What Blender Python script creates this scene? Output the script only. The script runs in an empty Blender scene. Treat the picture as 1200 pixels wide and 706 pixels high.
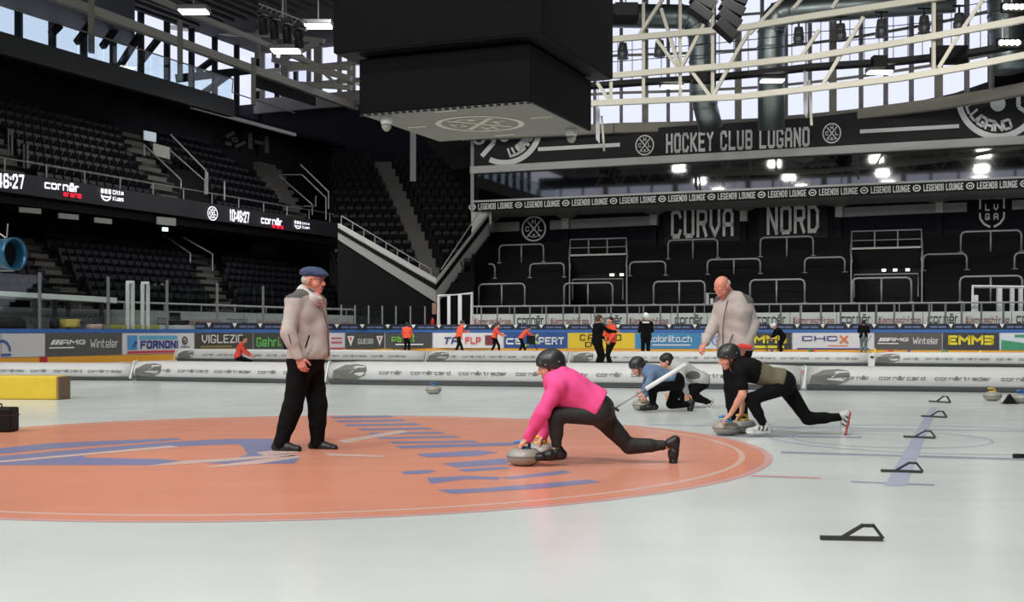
import bpy, math, random
import numpy as np
from mathutils import Vector, Matrix
random.seed(7)
scene = bpy.context.scene
COL = scene.collection
F, H0, HZ = 1400.0, 1.12, 389.0          # focal length in px, eye height, horizon row (1200 x 706 frame)

# ---------------------------------------------------------------- camera, world, exposure
cam = bpy.data.cameras.new('camera'); camo = bpy.data.objects.new('camera', cam); COL.objects.link(camo)
cam.sensor_fit = 'HORIZONTAL'; cam.sensor_width = 36.0; cam.lens = 36.0 * F / 1200.0
cam.shift_y = (HZ - 353.0) / 1200.0
cam.clip_start = 0.1; cam.clip_end = 400
camo.location = (0, 0, H0); camo.rotation_euler = (math.pi / 2, 0, 0)
scene.camera = camo
world = bpy.data.worlds.new('world'); scene.world = world; world.use_nodes = True
bg = world.node_tree.nodes['Background']; bg.inputs['Color'].default_value = (0.80, 0.82, 0.98, 1); bg.inputs['Strength'].default_value = 1.32
scene.view_settings.view_transform = 'Standard'; scene.view_settings.look = 'None'
scene.view_settings.gamma = 1.0; scene.view_settings.use_curve_mapping = False
scene.view_settings.exposure = 0.0
LAMP_W = 372.0                            # watts of one flood lamp over the ice

# ---------------------------------------------------------------- helpers
def lin(c):
    c = c / 255.0
    return c / 12.92 if c <= 0.04045 else ((c + 0.055) / 1.055) ** 2.4
MATS = {}
def mat(name, rgb, rough=0.6, metal=0.0, var=0.1, ns=5.0, bump=0.0, emit=0.0, spec=0.5, stretch=None):
    if name in MATS: return MATS[name]
    m = bpy.data.materials.new(name); m.use_nodes = True; nt = m.node_tree
    b = nt.nodes['Principled BSDF']; c = [lin(v) for v in rgb]
    b.inputs['Roughness'].default_value = rough; b.inputs['Metallic'].default_value = metal
    b.inputs['Specular IOR Level'].default_value = spec
    tc = nt.nodes.new('ShaderNodeTexCoord'); no = nt.nodes.new('ShaderNodeTexNoise'); no.inputs['Scale'].default_value = ns
    no.inputs['Detail'].default_value = 4
    if stretch:
        mp = nt.nodes.new('ShaderNodeMapping'); mp.inputs['Scale'].default_value = stretch
        nt.links.new(tc.outputs['Object'], mp.inputs['Vector']); nt.links.new(mp.outputs[0], no.inputs['Vector'])
    else: nt.links.new(tc.outputs['Object'], no.inputs['Vector'])
    mx = nt.nodes.new('ShaderNodeMix'); mx.data_type = 'RGBA'
    mx.inputs[6].default_value = [v * (1 - var) for v in c] + [1]; mx.inputs[7].default_value = [min(1, v * (1 + var)) for v in c] + [1]
    nt.links.new(no.outputs['Fac'], mx.inputs[0]); nt.links.new(mx.outputs[2], b.inputs['Base Color'])
    if bump:
        bp = nt.nodes.new('ShaderNodeBump'); bp.inputs['Strength'].default_value = bump; bp.inputs['Distance'].default_value = 0.02
        nt.links.new(no.outputs['Fac'], bp.inputs['Height']); nt.links.new(bp.outputs[0], b.inputs['Normal'])
    if emit:
        nt.links.new(mx.outputs[2], b.inputs['Emission Color']); b.inputs['Emission Strength'].default_value = emit
    MATS[name] = m
    return m
def glass_mat(name, tint, refl, rough=0.02):
    if name in MATS: return MATS[name]
    m = bpy.data.materials.new(name); m.use_nodes = True; nt = m.node_tree; nt.nodes.remove(nt.nodes['Principled BSDF'])
    out = nt.nodes['Material Output']; tr = nt.nodes.new('ShaderNodeBsdfTransparent'); tr.inputs[0].default_value = (*tint, 1)
    gl = nt.nodes.new('ShaderNodeBsdfGlossy'); gl.inputs['Roughness'].default_value = rough
    mx = nt.nodes.new('ShaderNodeMixShader'); lw = nt.nodes.new('ShaderNodeLayerWeight'); pw = nt.nodes.new('ShaderNodeMath'); pw.operation = 'POWER'; pw.inputs[1].default_value = 4.0
    fr = nt.nodes.new('ShaderNodeMath'); fr.operation = 'MULTIPLY_ADD'; fr.inputs[1].default_value = refl; fr.inputs[2].default_value = 0.03
    nt.links.new(lw.outputs['Facing'], pw.inputs[0]); nt.links.new(pw.outputs[0], fr.inputs[0]); nt.links.new(fr.outputs[0], mx.inputs[0]); nt.links.new(tr.outputs[0], mx.inputs[1]); nt.links.new(gl.outputs[0], mx.inputs[2])
    nt.links.new(mx.outputs[0], out.inputs[0]); MATS[name] = m
    return m
def W(x, y, Y): return Vector(((x - 600.0) / F * Y, Y, H0 + (HZ - y) / F * Y))
def G(x, y):
    Y = H0 * F / (y - HZ); return Vector(((x - 600.0) / F * Y, Y, 0.0))
def px(p): return 600.0 + F * p[0] / p[1]
WL = {}
def props(o, label=None, cat=None, group=None, kind=None):
    if label: o['label'] = label
    if cat: o['category'] = cat
    if group: o['group'] = group
    if kind: o['kind'] = kind
    return o
def empty(name, loc=(0, 0, 0), label=None, cat=None, group=None, kind=None, parent=None):
    o = bpy.data.objects.new(name, None); COL.objects.link(o); o.empty_display_size = 0.2
    if parent is None: o.location = loc; WL[o.name] = Vector(loc)
    else: o.parent = parent; WL[o.name] = WL[parent.name].copy()
    return props(o, label, cat, group, kind)
def link_mesh(me, name, parent=None, origin=None, mats=(), smooth=False, V=None, **kw):
    pass
class MB:
    def __init__(s): s.v = []; s.f = []; s.m = []; s.cm = 0
    def add(s, vs, fs):
        b = len(s.v); s.v += [tuple(v) for v in vs]
        for f in fs: s.f.append([i + b for i in f]); s.m.append(s.cm)
        return s
    def hexa(s, p):   # 8 pts: bottom 4 ccw, top 4
        return s.add(p, [(3, 2, 1, 0), (4, 5, 6, 7), (0, 1, 5, 4), (1, 2, 6, 5), (2, 3, 7, 6), (3, 0, 4, 7)])
    def box(s, c, d, M=None):
        hx, hy, hz = d[0] / 2, d[1] / 2, d[2] / 2; c = Vector(c)
        P = [Vector((a * hx, b * hy, e * hz)) for e in (-1, 1) for a, b in ((-1, -1), (1, -1), (1, 1), (-1, 1))]
        if M is not None: P = [M @ p for p in P]
        return s.hexa([c + p for p in P])
    def bar(s, a, b, w, h=None, up=(0, 0, 1)):
        a = Vector(a); b = Vector(b); h = h or w; d = (b - a).normalized(); u = Vector(up)
        if abs(d.dot(u)) > 0.98: u = Vector((0, 1, 0))
        r = d.cross(u).normalized(); u = r.cross(d).normalized(); P = []
        for q in (a, b):
            P += [q - r * w / 2 - u * h / 2, q + r * w / 2 - u * h / 2, q + r * w / 2 + u * h / 2, q - r * w / 2 + u * h / 2]
        return s.hexa(P)
    def tube(s, pts, r, n=8, close=False, caps=True):
        pts = [Vector(p) for p in pts]; N = len(pts); R = r if isinstance(r, (list, tuple)) else [r] * N; rings = []; pu = None
        for i, p in enumerate(pts):
            if close: d = (pts[(i + 1) % N] - pts[i - 1])
            else: d = pts[min(i + 1, N - 1)] - pts[max(i - 1, 0)]
            d.normalize()
            u = pu if pu is not None else (Vector((0, 0, 1)) if abs(d.z) < 0.9 else Vector((1, 0, 0)))
            x = d.cross(u).normalized(); u = x.cross(d).normalized(); pu = u
            rings.append([p + (x * math.cos(2 * math.pi * k / n) + u * math.sin(2 * math.pi * k / n)) * R[i] for k in range(n)])
        vs = [v for g in rings for v in g]; fs = []
        M = N if close else N - 1
        for i in range(M):
            j = (i + 1) % N
            for k in range(n): fs.append((i * n + k, i * n + (k + 1) % n, j * n + (k + 1) % n, j * n + k))
        if caps and not close: fs.append(tuple(range(n))[::-1]); fs.append(tuple((N - 1) * n + k for k in range(n)))
        return s.add(vs, fs)
    def lathe(s, prof, c=(0, 0, 0), n=24, M=None):
        c = Vector(c); vs = []; fs = []
        for r, z in prof:
            for k in range(n):
                p = Vector((r * math.cos(2 * math.pi * k / n), r * math.sin(2 * math.pi * k / n), z))
                vs.append(c + (M @ p if M is not None else p))
        for i in range(len(prof) - 1):
            for k in range(n): fs.append((i * n + k, i * n + (k + 1) % n, (i + 1) * n + (k + 1) % n, (i + 1) * n + k))
        fs.append(tuple(range(n))[::-1]); fs.append(tuple((len(prof) - 1) * n + k for k in range(n)))
        return s.add(vs, fs)
    def prism(s, poly, e):      # planar polygon (3D) extruded by vector e
        n = len(poly); e = Vector(e); P = [Vector(p) for p in poly]
        return s.add(P + [p + e for p in P], [tuple(range(n))[::-1], tuple(range(n, 2 * n))] + [(i, (i + 1) % n, n + (i + 1) % n, n + i) for i in range(n)])
    def poly(s, pts): return s.add(pts, [tuple(range(len(pts)))])
    def build(s, name, mats, parent=None, smooth=False, label=None, cat=None, group=None, kind=None, bevel=0.0, origin=None):
        A = np.array(s.v, dtype=float)
        return mesh_obj(name, A, s.f, s.m, mats, parent, smooth, label, cat, group, kind, bevel, origin)
def mesh_obj(name, A, faces, fm, mats, parent=None, smooth=False, label=None, cat=None, group=None, kind=None, bevel=0.0, origin=None):
    if parent is not None: off = WL[parent.name]
    elif origin is not None: off = Vector(origin)
    else: off = Vector(((A[:, 0].min() + A[:, 0].max()) / 2, (A[:, 1].min() + A[:, 1].max()) / 2, A[:, 2].min()))
    me = bpy.data.meshes.new(name); me.from_pydata((A - np.array(off)).tolist(), [], [list(f) for f in faces]); me.update()
    if not isinstance(mats, (list, tuple)): mats = [mats]
    for m in mats: me.materials.append(m)
    if len(mats) > 1: me.polygons.foreach_set('material_index', np.array(fm, dtype=np.int32))
    if smooth: me.polygons.foreach_set('use_smooth', np.ones(len(me.polygons), dtype=bool))
    o = bpy.data.objects.new(name, me); COL.objects.link(o)
    if parent is not None: o.parent = parent
    else: o.location = off
    WL[o.name] = Vector(off)
    if bevel:
        b = o.modifiers.new('bevel', 'BEVEL'); b.width = bevel; b.segments = 2; b.limit_method = 'ANGLE'
    return props(o, label, cat, group, kind)
def copy_tree(o, parent=None):
    c = o.copy(); COL.objects.link(c); c.parent = parent; WL[c.name] = Vector(c.location)
    for ch in list(o.children): copy_tree(ch, c)
    return c

# ---------------------------------------------------------------- lettering (stroke alphabet, flat print)
GL = {'A': '00 08 2A 8A A8 A0;04 A4', 'B': '00 0A 8A A9 A6 85 05;85 A4 A1 80 00', 'C': 'A8 8A 2A 09 01 20 80 A2', 'D': '00 0A 7A A8 A2 70 00',
 'E': 'AA 0A 00 A0;05 85', 'F': 'AA 0A 00;05 85', 'G': 'A8 8A 2A 09 01 20 80 A1 A4 64', 'H': '00 0A;A0 AA;05 A5', 'I': '00 0A', 'K': '00 0A;AA 04;35 A0',
 'L': '0A 00 A0', 'M': '00 0A 54 AA A0', 'N': '00 0A A0 AA', 'O': '20 01 09 2A 8A A9 A1 80 20', 'P': '00 0A 8A A9 A6 84 04', 'R': '00 0A 8A A9 A6 85 05;65 A0',
 'S': 'A7 A9 8A 2A 09 06 25 85 A4 A1 80 20 01 03', 'T': '0A AA;5A 50', 'U': '0A 01 20 80 A1 AA', 'V': '0A 04 50 A4 AA', 'W': '0A 20 56 80 AA', 'X': '00 AA;0A A0',
 'Y': '0A 56 AA;56 50', 'Z': '0A AA 00 A0', '0': '20 01 09 2A 8A A9 A1 80 20', '1': '28 5A 50', '2': '07 09 2A 8A A9 A6 00 A0', '4': '8A 03 A3;80 8A',
 '6': 'A8 8A 2A 09 01 20 80 A1 A4 85 05', '7': '0A AA 40', ':': '02 03;07 08', '.': '00 01', '#': '30 3A;70 7A;03 A3;07 A7', '3': '0A AA;05 A5;00 A0;AA A0',
 'a': '07 87 A6 A0 10 02 14 A4', 'c': 'A7 17 06 01 10 A0', 'd': 'AA A0 10 01 06 17 A7', 'e': '03 A3 A6 87 17 06 01 10 A0', 'f': '8A 5A 3A 30;06 86',
 'g': 'A7 17 06 03 12 A2;A7 A0 00', 'h': '0A 00;07 87 A6 A0', 'i': '00 06;09 0A', 'l': '0A 00', 'm': '00 07 97 A6 A0;57 50', 'n': '00 07 87 A6 A0',
 'o': '10 01 06 17 87 A6 A1 80 10', 'p': '07 00;07 87 A6 A3 82 02', 'r': '00 07 77', 's': 'A7 17 06 04 A3 A1 80 00', 't': '2A 21 40 80;07 87',
 'u': '07 01 10 A0 A7', 'w': '07 20 55 80 A7', 'x': '00 A7;07 A0', 'y': '07 51;A7 20', 'è': '03 A3 A6 87 17 06 01 10 A0;2A 8A', '|': '00 0A'}
NARROW = {'I': 0.0, 'i': 0.0, 'l': 0.0, '.': 0.0, ':': 0.0, '|': 0.0, 'M': 1.35, 'm': 1.5, 'W': 1.5, 'w': 1.4, 'r': 0.7, 't': 0.7, 'f': 0.7, '1': 0.6}
def hx(ch): return 1.0 if ch == 'A' else int(ch) / 10.0
def text(mb, s, P, w=0.5, t=0.14, gap=0.16, slant=0.0):
    """lay the string on the unit rectangle P(u, v)"""
    x = t / 2; segs = []
    for ch in s:
        if ch == ' ': x += w * 0.8 + gap; continue
        cw = w * NARROW.get(ch, 1.0)
        for st in GL[ch].split(';'):
            q = [(x + hx(k[0]) * cw, t / 2 + hx(k[1]) * (1 - t)) for k in st.split()]
            segs += list(zip(q[:-1], q[1:]))
        x += cw + gap + t
    L = x - gap - t / 2
    for (ax, ay), (bx, by) in segs:
        dx, dy = bx - ax, by - ay; l = math.hypot(dx, dy) or 1e-6; dx /= l; dy /= l; h = t / 2
        ax -= dx * h * 0.9; ay -= dy * h * 0.9; bx += dx * h * 0.9; by += dy * h * 0.9; nx, ny = -dy * h, dx * h
        c = [(ax + nx, ay + ny), (ax - nx, ay - ny), (bx - nx, by - ny), (bx + nx, by + ny)]
        mb.poly([P((cx + slant * cy) / L, cy) for cx, cy in c])
    return mb
def bil(a, b, c, d):
    """unit square to the 3D quad a (0,0) b (1,0) c (1,1) d (0,1)"""
    a, b, c, d = map(Vector, (a, b, c, d))
    return lambda u, v: (a * (1 - u) + b * u) * (1 - v) + (d * (1 - u) + c * u) * v
def sub(P, u0, v0, u1, v1): return lambda u, v: P(u0 + (u1 - u0) * u, v0 + (v1 - v0) * v)
def ring(mb, P, cu, cv, ru, rv, t, n=32, a0=0.0, a1=2 * math.pi):
    for k in range(n):
        a = a0 + (a1 - a0) * k / n; b = a0 + (a1 - a0) * (k + 1) / n
        mb.poly([P(cu + ru * math.cos(a), cv + rv * math.sin(a)), P(cu + ru * math.cos(b), cv + rv * math.sin(b)),
                 P(cu + ru * (1 - t) * math.cos(b), cv + rv * (1 - t) * math.sin(b)), P(cu + ru * (1 - t) * math.cos(a), cv + rv * (1 - t) * math.sin(a))])
    return mb
def disc(mb, P, cu, cv, ru, rv, n=24):
    mb.poly([P(cu + ru * math.cos(2 * math.pi * k / n), cv + rv * math.sin(2 * math.pi * k / n)) for k in range(n)]); return mb
def rect(mb, P, u0, v0, u1, v1): mb.poly([P(u0, v0), P(u1, v0), P(u1, v1), P(u0, v1)]); return mb
def line2(mb, P, a, b, t, asp=1.0):
    dx, dy = (b[0] - a[0]) * asp, b[1] - a[1]; l = math.hypot(dx, dy); nx, ny = -dy / l * t / 2 / asp, dx / l * t / 2
    mb.poly([P(a[0] + nx, a[1] + ny), P(a[0] - nx, a[1] - ny), P(b[0] - nx, b[1] - ny), P(b[0] + nx, b[1] + ny)]); return mb
def club_badge(mb, P, small=''):
    """round club badge: ring, crossed sticks, letters H C L"""
    ring(mb, P, .5, .5, .5, .5, .13); line2(mb, P, (.24, .2), (.76, .8), .06); line2(mb, P, (.76, .2), (.24, .8), .06)
    for ch, u, v in (('H', .42, .68), ('C', .16, .4), ('L', .68, .4)): text(mb, ch, sub(P, u, v, u + .16, v + .2), .7, .22)
    disc(mb, P, .5, .26, .05, .05, 10)
    ring(mb, P, .5, .5, .34, .34, .1, 10, -2.3, -0.85)
    return mb

# ---------------------------------------------------------------- smooth organic surfaces (people)
def rc(a, b, ra, rb, k=0.03): return ('rc', np.array(a, float), np.array(b, float), ra, rb, k)
def el(c, r, R=None, k=0.02): return ('el', np.array(c, float), np.array(r, float), np.eye(3) if R is None else np.array(R, float), k)
def sdf_mesh(prims, h, cuts=(), wr=0.0, wf=22.0, neg=()):
    los = []; his = []
    for p in prims:
        if p[0] == 'rc': m = max(p[3], p[4]); los.append(np.minimum(p[1], p[2]) - m); his.append(np.maximum(p[1], p[2]) + m)
        else: m = p[2].max(); los.append(p[1] - m); his.append(p[1] + m)
    lo = np.min(los, 0) - 3 * h - 0.02; hi = np.max(his, 0) + 3 * h + 0.02
    n = np.ceil((hi - lo) / h).astype(int) + 1
    ax = [lo[i] + h * np.arange(n[i]) for i in range(3)]
    Fd = np.full(n, 0.5, dtype=np.float32)
    def ev(p, sl):
        X = ax[0][sl[0]][:, None, None]; Yg = ax[1][sl[1]][None, :, None]; Z = ax[2][sl[2]][None, None, :]
        if p[0] == 'rc':
            a, b, ra, rb = p[1:5]; ba = b - a; L2 = max(ba @ ba, 1e-9)
            t = np.clip(((X - a[0]) * ba[0] + (Yg - a[1]) * ba[1] + (Z - a[2]) * ba[2]) / L2, 0, 1)
            return np.sqrt((X - a[0] - t * ba[0]) ** 2 + (Yg - a[1] - t * ba[1]) ** 2 + (Z - a[2] - t * ba[2]) ** 2) - (ra + (rb - ra) * t)
        c, r, R = p[1:4]; dx, dy, dz = X - c[0], Yg - c[1], Z - c[2]
        q = [R[i, 0] * dx + R[i, 1] * dy + R[i, 2] * dz for i in range(3)]
        k0 = np.sqrt(sum((q[i] / r[i]) ** 2 for i in range(3))); k1 = np.sqrt(sum((q[i] / r[i] ** 2) ** 2 for i in range(3))) + 1e-6
        return k0 * (k0 - 1) / k1
    for p, l, g in zip(prims, los, his):
        k = p[-1]; m = k + 3 * h + 0.02
        sl = [slice(max(0, int((l[i] - m - lo[i]) / h)), min(n[i], int((g[i] + m - lo[i]) / h) + 2)) for i in range(3)]
        d = ev(p, sl); f = Fd[sl[0], sl[1], sl[2]]
        hh = np.clip(0.5 + 0.5 * (f - d) / k, 0, 1)
        Fd[sl[0], sl[1], sl[2]] = f * (1 - hh) + d * hh - k * hh * (1 - hh)
    for p in neg: Fd = np.maximum(Fd, -ev(p, [slice(None)] * 3))
    X, Yg, Z = ax[0][:, None, None], ax[1][None, :, None], ax[2][None, None, :]
    if wr:
        Fd = Fd + wr * (np.sin(X * wf + 3 * np.sin(Z * wf * .45) + 1.3) * np.sin(Z * wf * .9 + 2 * np.sin(X * wf * .5 + Yg * 9)) + .5 * np.sin((X + Z + Yg) * wf * 1.7))
    for c in cuts:
        q, nn = c[0], c[1]
        Fd = np.maximum(Fd, (X - q[0]) * nn[0] + (Yg - q[1]) * nn[1] + (Z - q[2]) * nn[2])
    S = Fd < 0
    cs = [(i, j, k) for i in (0, 1) for j in (0, 1) for k in (0, 1)]
    N = np.array(Fd.shape) - 1
    cnt = np.zeros(N, np.int8)
    for i, j, k in cs: cnt += S[i:i + N[0], j:j + N[1], k:k + N[2]]
    act = (cnt > 0) & (cnt < 8); I, J, K = np.nonzero(act); M = len(I)
    idx = np.full(N, -1, np.int64); idx[I, J, K] = np.arange(M)
    val = np.stack([Fd[I + i, J + j, K + k] for i, j, k in cs], 1); acc = np.zeros((M, 3)); num = np.zeros(M)
    for a in range(8):
        for b in range(a + 1, 8):
            A, B = np.array(cs[a]), np.array(cs[b])
            if np.abs(A - B).sum() != 1: continue
            va, vb = val[:, a], val[:, b]; cr = (va < 0) != (vb < 0); t = np.where(cr, va / np.where(cr, va - vb, 1), 0)
            acc += np.where(cr[:, None], A + t[:, None] * (B - A), 0); num += cr
    V = (np.stack([I, J, K], 1) + acc / num[:, None]) * h + lo
    Fs = []
    for d in range(3):
        o = [1 if q == d else 0 for q in range(3)]
        s0 = S[:S.shape[0] - o[0], :S.shape[1] - o[1], :S.shape[2] - o[2]]; s1 = S[o[0]:, o[1]:, o[2]:]
        e = np.argwhere(s0 != s1)
        if not len(e): continue
        b, c = (d + 1) % 3, (d + 2) % 3; eb = np.zeros(3, int); eb[b] = 1; ec = np.zeros(3, int); ec[c] = 1
        ok = (e[:, b] > 0) & (e[:, c] > 0) & (e[:, b] < N[b]) & (e[:, c] < N[c]); e = e[ok]
        q = [idx[tuple((e - x).T)] for x in (eb + ec, ec, 0 * eb, eb)]
        q = np.stack([idx[tuple((e - eb - ec).T)], idx[tuple((e - ec).T)], idx[tuple(e.T)], idx[tuple((e - eb).T)]], 1)
        flip = ~s0[tuple(e.T)]; q[flip] = q[flip][:, ::-1]; Fs.append(q)
    return V, np.concatenate(Fs)
def merge(parts):
    vs = []; fs = []; b = 0
    for v, f in parts: vs.append(v); fs.append(f + b); b += len(v)
    return np.concatenate(vs), np.concatenate(fs)
def cen(V, Fc): return V[Fc].mean(1)

# ---------------------------------------------------------------- materials
def ice_mat(name, rgb, var=0.06):
    m = bpy.data.materials.new(name); m.use_nodes = True; nt = m.node_tree; b = nt.nodes['Principled BSDF']
    tc = nt.nodes.new('ShaderNodeTexCoord'); c = [lin(v) for v in rgb]
    def noise(scale, st, det=5):
        mp = nt.nodes.new('ShaderNodeMapping'); mp.inputs['Scale'].default_value = st; mp.inputs['Rotation'].default_value = (0, 0, 0.35)
        n = nt.nodes.new('ShaderNodeTexNoise'); n.inputs['Scale'].default_value = scale; n.inputs['Detail'].default_value = det
        nt.links.new(tc.outputs['Object'], mp.inputs[0]); nt.links.new(mp.outputs[0], n.inputs['Vector']); return n
    n1 = noise(0.55, (1, 0.45, 1), 6); n2 = noise(2.0, (0.35, 1.4, 1), 6); n3 = noise(5.0, (0.05, 1.2, 1), 3)
    r1 = nt.nodes.new('ShaderNodeMapRange'); r1.inputs[1].default_value = 0.35; r1.inputs[2].default_value = 0.65
    nt.links.new(n1.outputs['Fac'], r1.inputs[0])
    r3 = nt.nodes.new('ShaderNodeMapRange'); r3.inputs[1].default_value = 0.66; r3.inputs[2].default_value = 0.74
    nt.links.new(n3.outputs['Fac'], r3.inputs[0])
    mx = nt.nodes.new('ShaderNodeMix'); mx.data_type = 'RGBA'
    mx.inputs[6].default_value = [v * (1 - var) for v in c] + [1]; mx.inputs[7].default_value = [min(.92, v * (1 + var)) for v in c] + [1]
    nt.links.new(r1.outputs[0], mx.inputs[0])
    m2 = nt.nodes.new('ShaderNodeMix'); m2.data_type = 'RGBA'; m2.inputs[7].default_value = [min(.9, v * .8 + .2) for v in c] + [1]
    ml = nt.nodes.new('ShaderNodeMath'); ml.operation = 'MULTIPLY'; ml.inputs[1].default_value = 0.12
    nt.links.new(r3.outputs[0], ml.inputs[0]); nt.links.new(ml.outputs[0], m2.inputs[0]); nt.links.new(mx.outputs[2], m2.inputs[6])
    nt.links.new(m2.outputs[2], b.inputs['Base Color'])
    rr = nt.nodes.new('ShaderNodeMapRange'); rr.inputs[3].default_value = 0.17; rr.inputs[4].default_value = 0.27
    nt.links.new(n2.outputs['Fac'], rr.inputs[0]); nt.links.new(rr.outputs[0], b.inputs['Roughness'])
    b.inputs['Specular IOR Level'].default_value = 0.3
    bp = nt.nodes.new('ShaderNodeBump'); bp.inputs['Strength'].default_value = 0.04; bp.inputs['Distance'].default_value = 0.02
    nt.links.new(n2.outputs['Fac'], bp.inputs['Height']); nt.links.new(bp.outputs[0], b.inputs['Normal'])
    MATS[name] = m; return m
ICE = ice_mat('ice', (206, 212, 209), .09)
M_DARK = mat('matt_black', (11, 11, 14), .85, var=.2, ns=1.5, spec=.15)
M_BLACK = mat('black', (8, 8, 10), .6, var=.2, spec=.25)
M_NAVY = mat('navy_black', (13, 14, 24), .75, var=.2, ns=1.2, spec=.2)
M_TERR = mat('terrace_dark', (14, 14, 16), .8, var=.25, ns=1.3, spec=.2)
M_GREYL = mat('light_grey_paint', (186, 185, 182), .7, var=.08)
M_GREYM = mat('mid_grey_paint', (150, 149, 147), .7, var=.08)
M_STEEL = mat('steel', (150, 150, 150), .45, .6, var=.08)
M_RAIL = mat('rail_grey', (150, 151, 154), .5, .2, var=.08)
M_TRUSS = mat('truss_cream', (176, 172, 158), .6, var=.06)
M_BEAM = mat('beam_grey', (140, 135, 125), .7, var=.06)
M_WHITE = mat('white_paint', (225, 225, 225), .5, var=.04)
M_PRINT = mat('white_print', (228, 228, 226), .7, var=.05)
M_CONC = mat('concrete', (128, 124, 116), .85, var=.15, ns=3)
M_DUCT = mat('duct_metal', (130, 140, 140), .38, .85, var=.12, ns=2)
M_GLASS = glass_mat('clear_glass', (.93, .96, .95), .28)
M_PANE = glass_mat('daylight_pane', (.92, .93, .96), .3)
M_LOUNGE = mat('dark_mirror_glass', (8, 9, 11), .03, 0, var=.1, spec=1.0)
M_LOUNGE.node_tree.nodes['Principled BSDF'].inputs['IOR'].default_value = 1.75
M_LENS = mat('lamp_lens', (255, 252, 240), .4, emit=14.0, var=.0)
M_LED = mat('led_white', (240, 238, 250), .5, emit=0.9, var=.0)
M_LEDR = mat('led_red', (235, 30, 60), .5, emit=0.9, var=.0)
M_SCREEN = mat('led_panel', (34, 34, 38), .45, var=.08)

U = Vector((0.394, 0.919, 0)); VV = Vector((0.919, -0.394, 0))
def RE(d, e, z=0.0): return U * d + VV * e + Vector((0, 0, z))
def YE(x, Y0, s=0.40): return Y0 / (1 + s * (x - 600.0) / F)
def PE(x, y, Y0, s=0.40): return W(x, y, YE(x, Y0, s))
def PEz(x, z, Y0, s=0.40):
    Y = YE(x, Y0, s); return Vector(((x - 600) / F * Y, Y, z))
def YL(x, a): return -a / (0.4286 - (x - 600.0) / F)
def PL(x, y, a): return W(x, y, YL(x, a))
def PLz(x, z, a):
    Y = YL(x, a); return Vector(((x - 600) / F * Y, Y, z))
def LP(Y, a, z): return Vector((a + 0.4286 * Y, Y, z))
LN = Vector((0.919, -0.394, 0))           # from the left stand towards the ice
EN = Vector((-0.371, -0.928, 0))          # from the end wall towards the ice

# ---------------------------------------------------------------- floor, roof, outer walls
fl = MB().poly([RE(-14, -52), RE(-14, 24), RE(76, 24), RE(76, -52)])
floor = fl.build('floor', ICE, kind='structure', origin=(0, 0, 0))
rf = MB(); roof_z = 21.0
rp = [RE(-14, -50.6), RE(-14, 24), Vector((45, 41, 0))] + [Vector(((x - 600) / F * Y, Y + .2, 0)) for x, Y in ((1320, 53), (1200, 57.6), (1100, 61.4), (1000, 64.5), (887, 67.2), (720, 68.7), (556, 71.2))] + [Vector(((x - 600) / F * (78 / (1 + .4 * (x - 600) / F)), 78 / (1 + .4 * (x - 600) / F) + .3, 0)) for x in (556, 302)]
rf.prism([(p.x, p.y, roof_z) for p in rp], (0, 0, .3))
ceiling = rf.build('ceiling', mat('roof_deck', (58, 56, 52), .8, var=.3, ns=3, stretch=(3, .05, 1)), kind='structure', origin=(0, 0, roof_z))
for k in range(30):      # corrugation ribs of the roof deck that the camera can see
    e = -50 + k * .9
    MB().bar(RE(40, e, roof_z - .08), RE(63, e, roof_z - .08), .3, .16).build('deck_rib', mat('deck_rib', (66, 63, 58), .8), ceiling)
MB().prism([RE(-14, 24), RE(76, 24), RE(76, 24, 21), RE(-14, 24, 21)], VV * .3).build('wall_right', M_DARK, kind='structure')
wb = empty('wall_back', RE(-14, -14), kind='structure')
MB().prism([RE(-14, -54), RE(-14, 24), RE(-14, 24, 13), RE(-14, -54, 13)], U * -.3).build('lower_wall', M_DARK, wb)
MB().prism([RE(-14, -54, 19.5), RE(-14, 24, 19.5), RE(-14, 24, 21), RE(-14, -54, 21)], U * -.3).build('upper_wall', M_DARK, wb)
for k in range(27):
    e = -54 + k * 3.0
    MB().bar(RE(-14, e, 13), RE(-14, e, 19.5), .5 if k % 3 == 0 else .2).build('mullion', M_BEAM, wb)
    if k < 26: MB().prism([RE(-14, e + .1, 13), RE(-14, e + 2.9, 13), RE(-14, e + 2.9, 19.5), RE(-14, e + .1, 19.5)], U * -.02).build('pane', M_PANE, wb)
for z in (15.2, 17.3): MB().bar(RE(-14, -54, z), RE(-14, 24, z), .3).build('transom', M_BEAM, wb)

# left outer wall with clerestory band behind the balcony
AW = -54.7
wl = empty('wall_left', LP(50, AW, 0), kind='structure')
MB().prism([LP(20, AW, 0), LP(92, AW, 0), LP(92, AW, 14.0), LP(20, AW, 14.0)], LN * -.3).build('lower_wall', M_DARK, wl)
ys = [20 + 2.25 * k for k in range(33)]
for k in range(32):
    MB().prism([LP(ys[k] + .1, AW, 14), LP(ys[k + 1] - .1, AW, 14), LP(ys[k + 1] - .1, AW, 21), LP(ys[k] + .1, AW, 21)], LN * -.02).build('pane', M_PANE, wl)
    MB().bar(LP(ys[k], AW, 14), LP(ys[k], AW, 21), .34).build('mullion', M_BLACK, wl)

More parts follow.
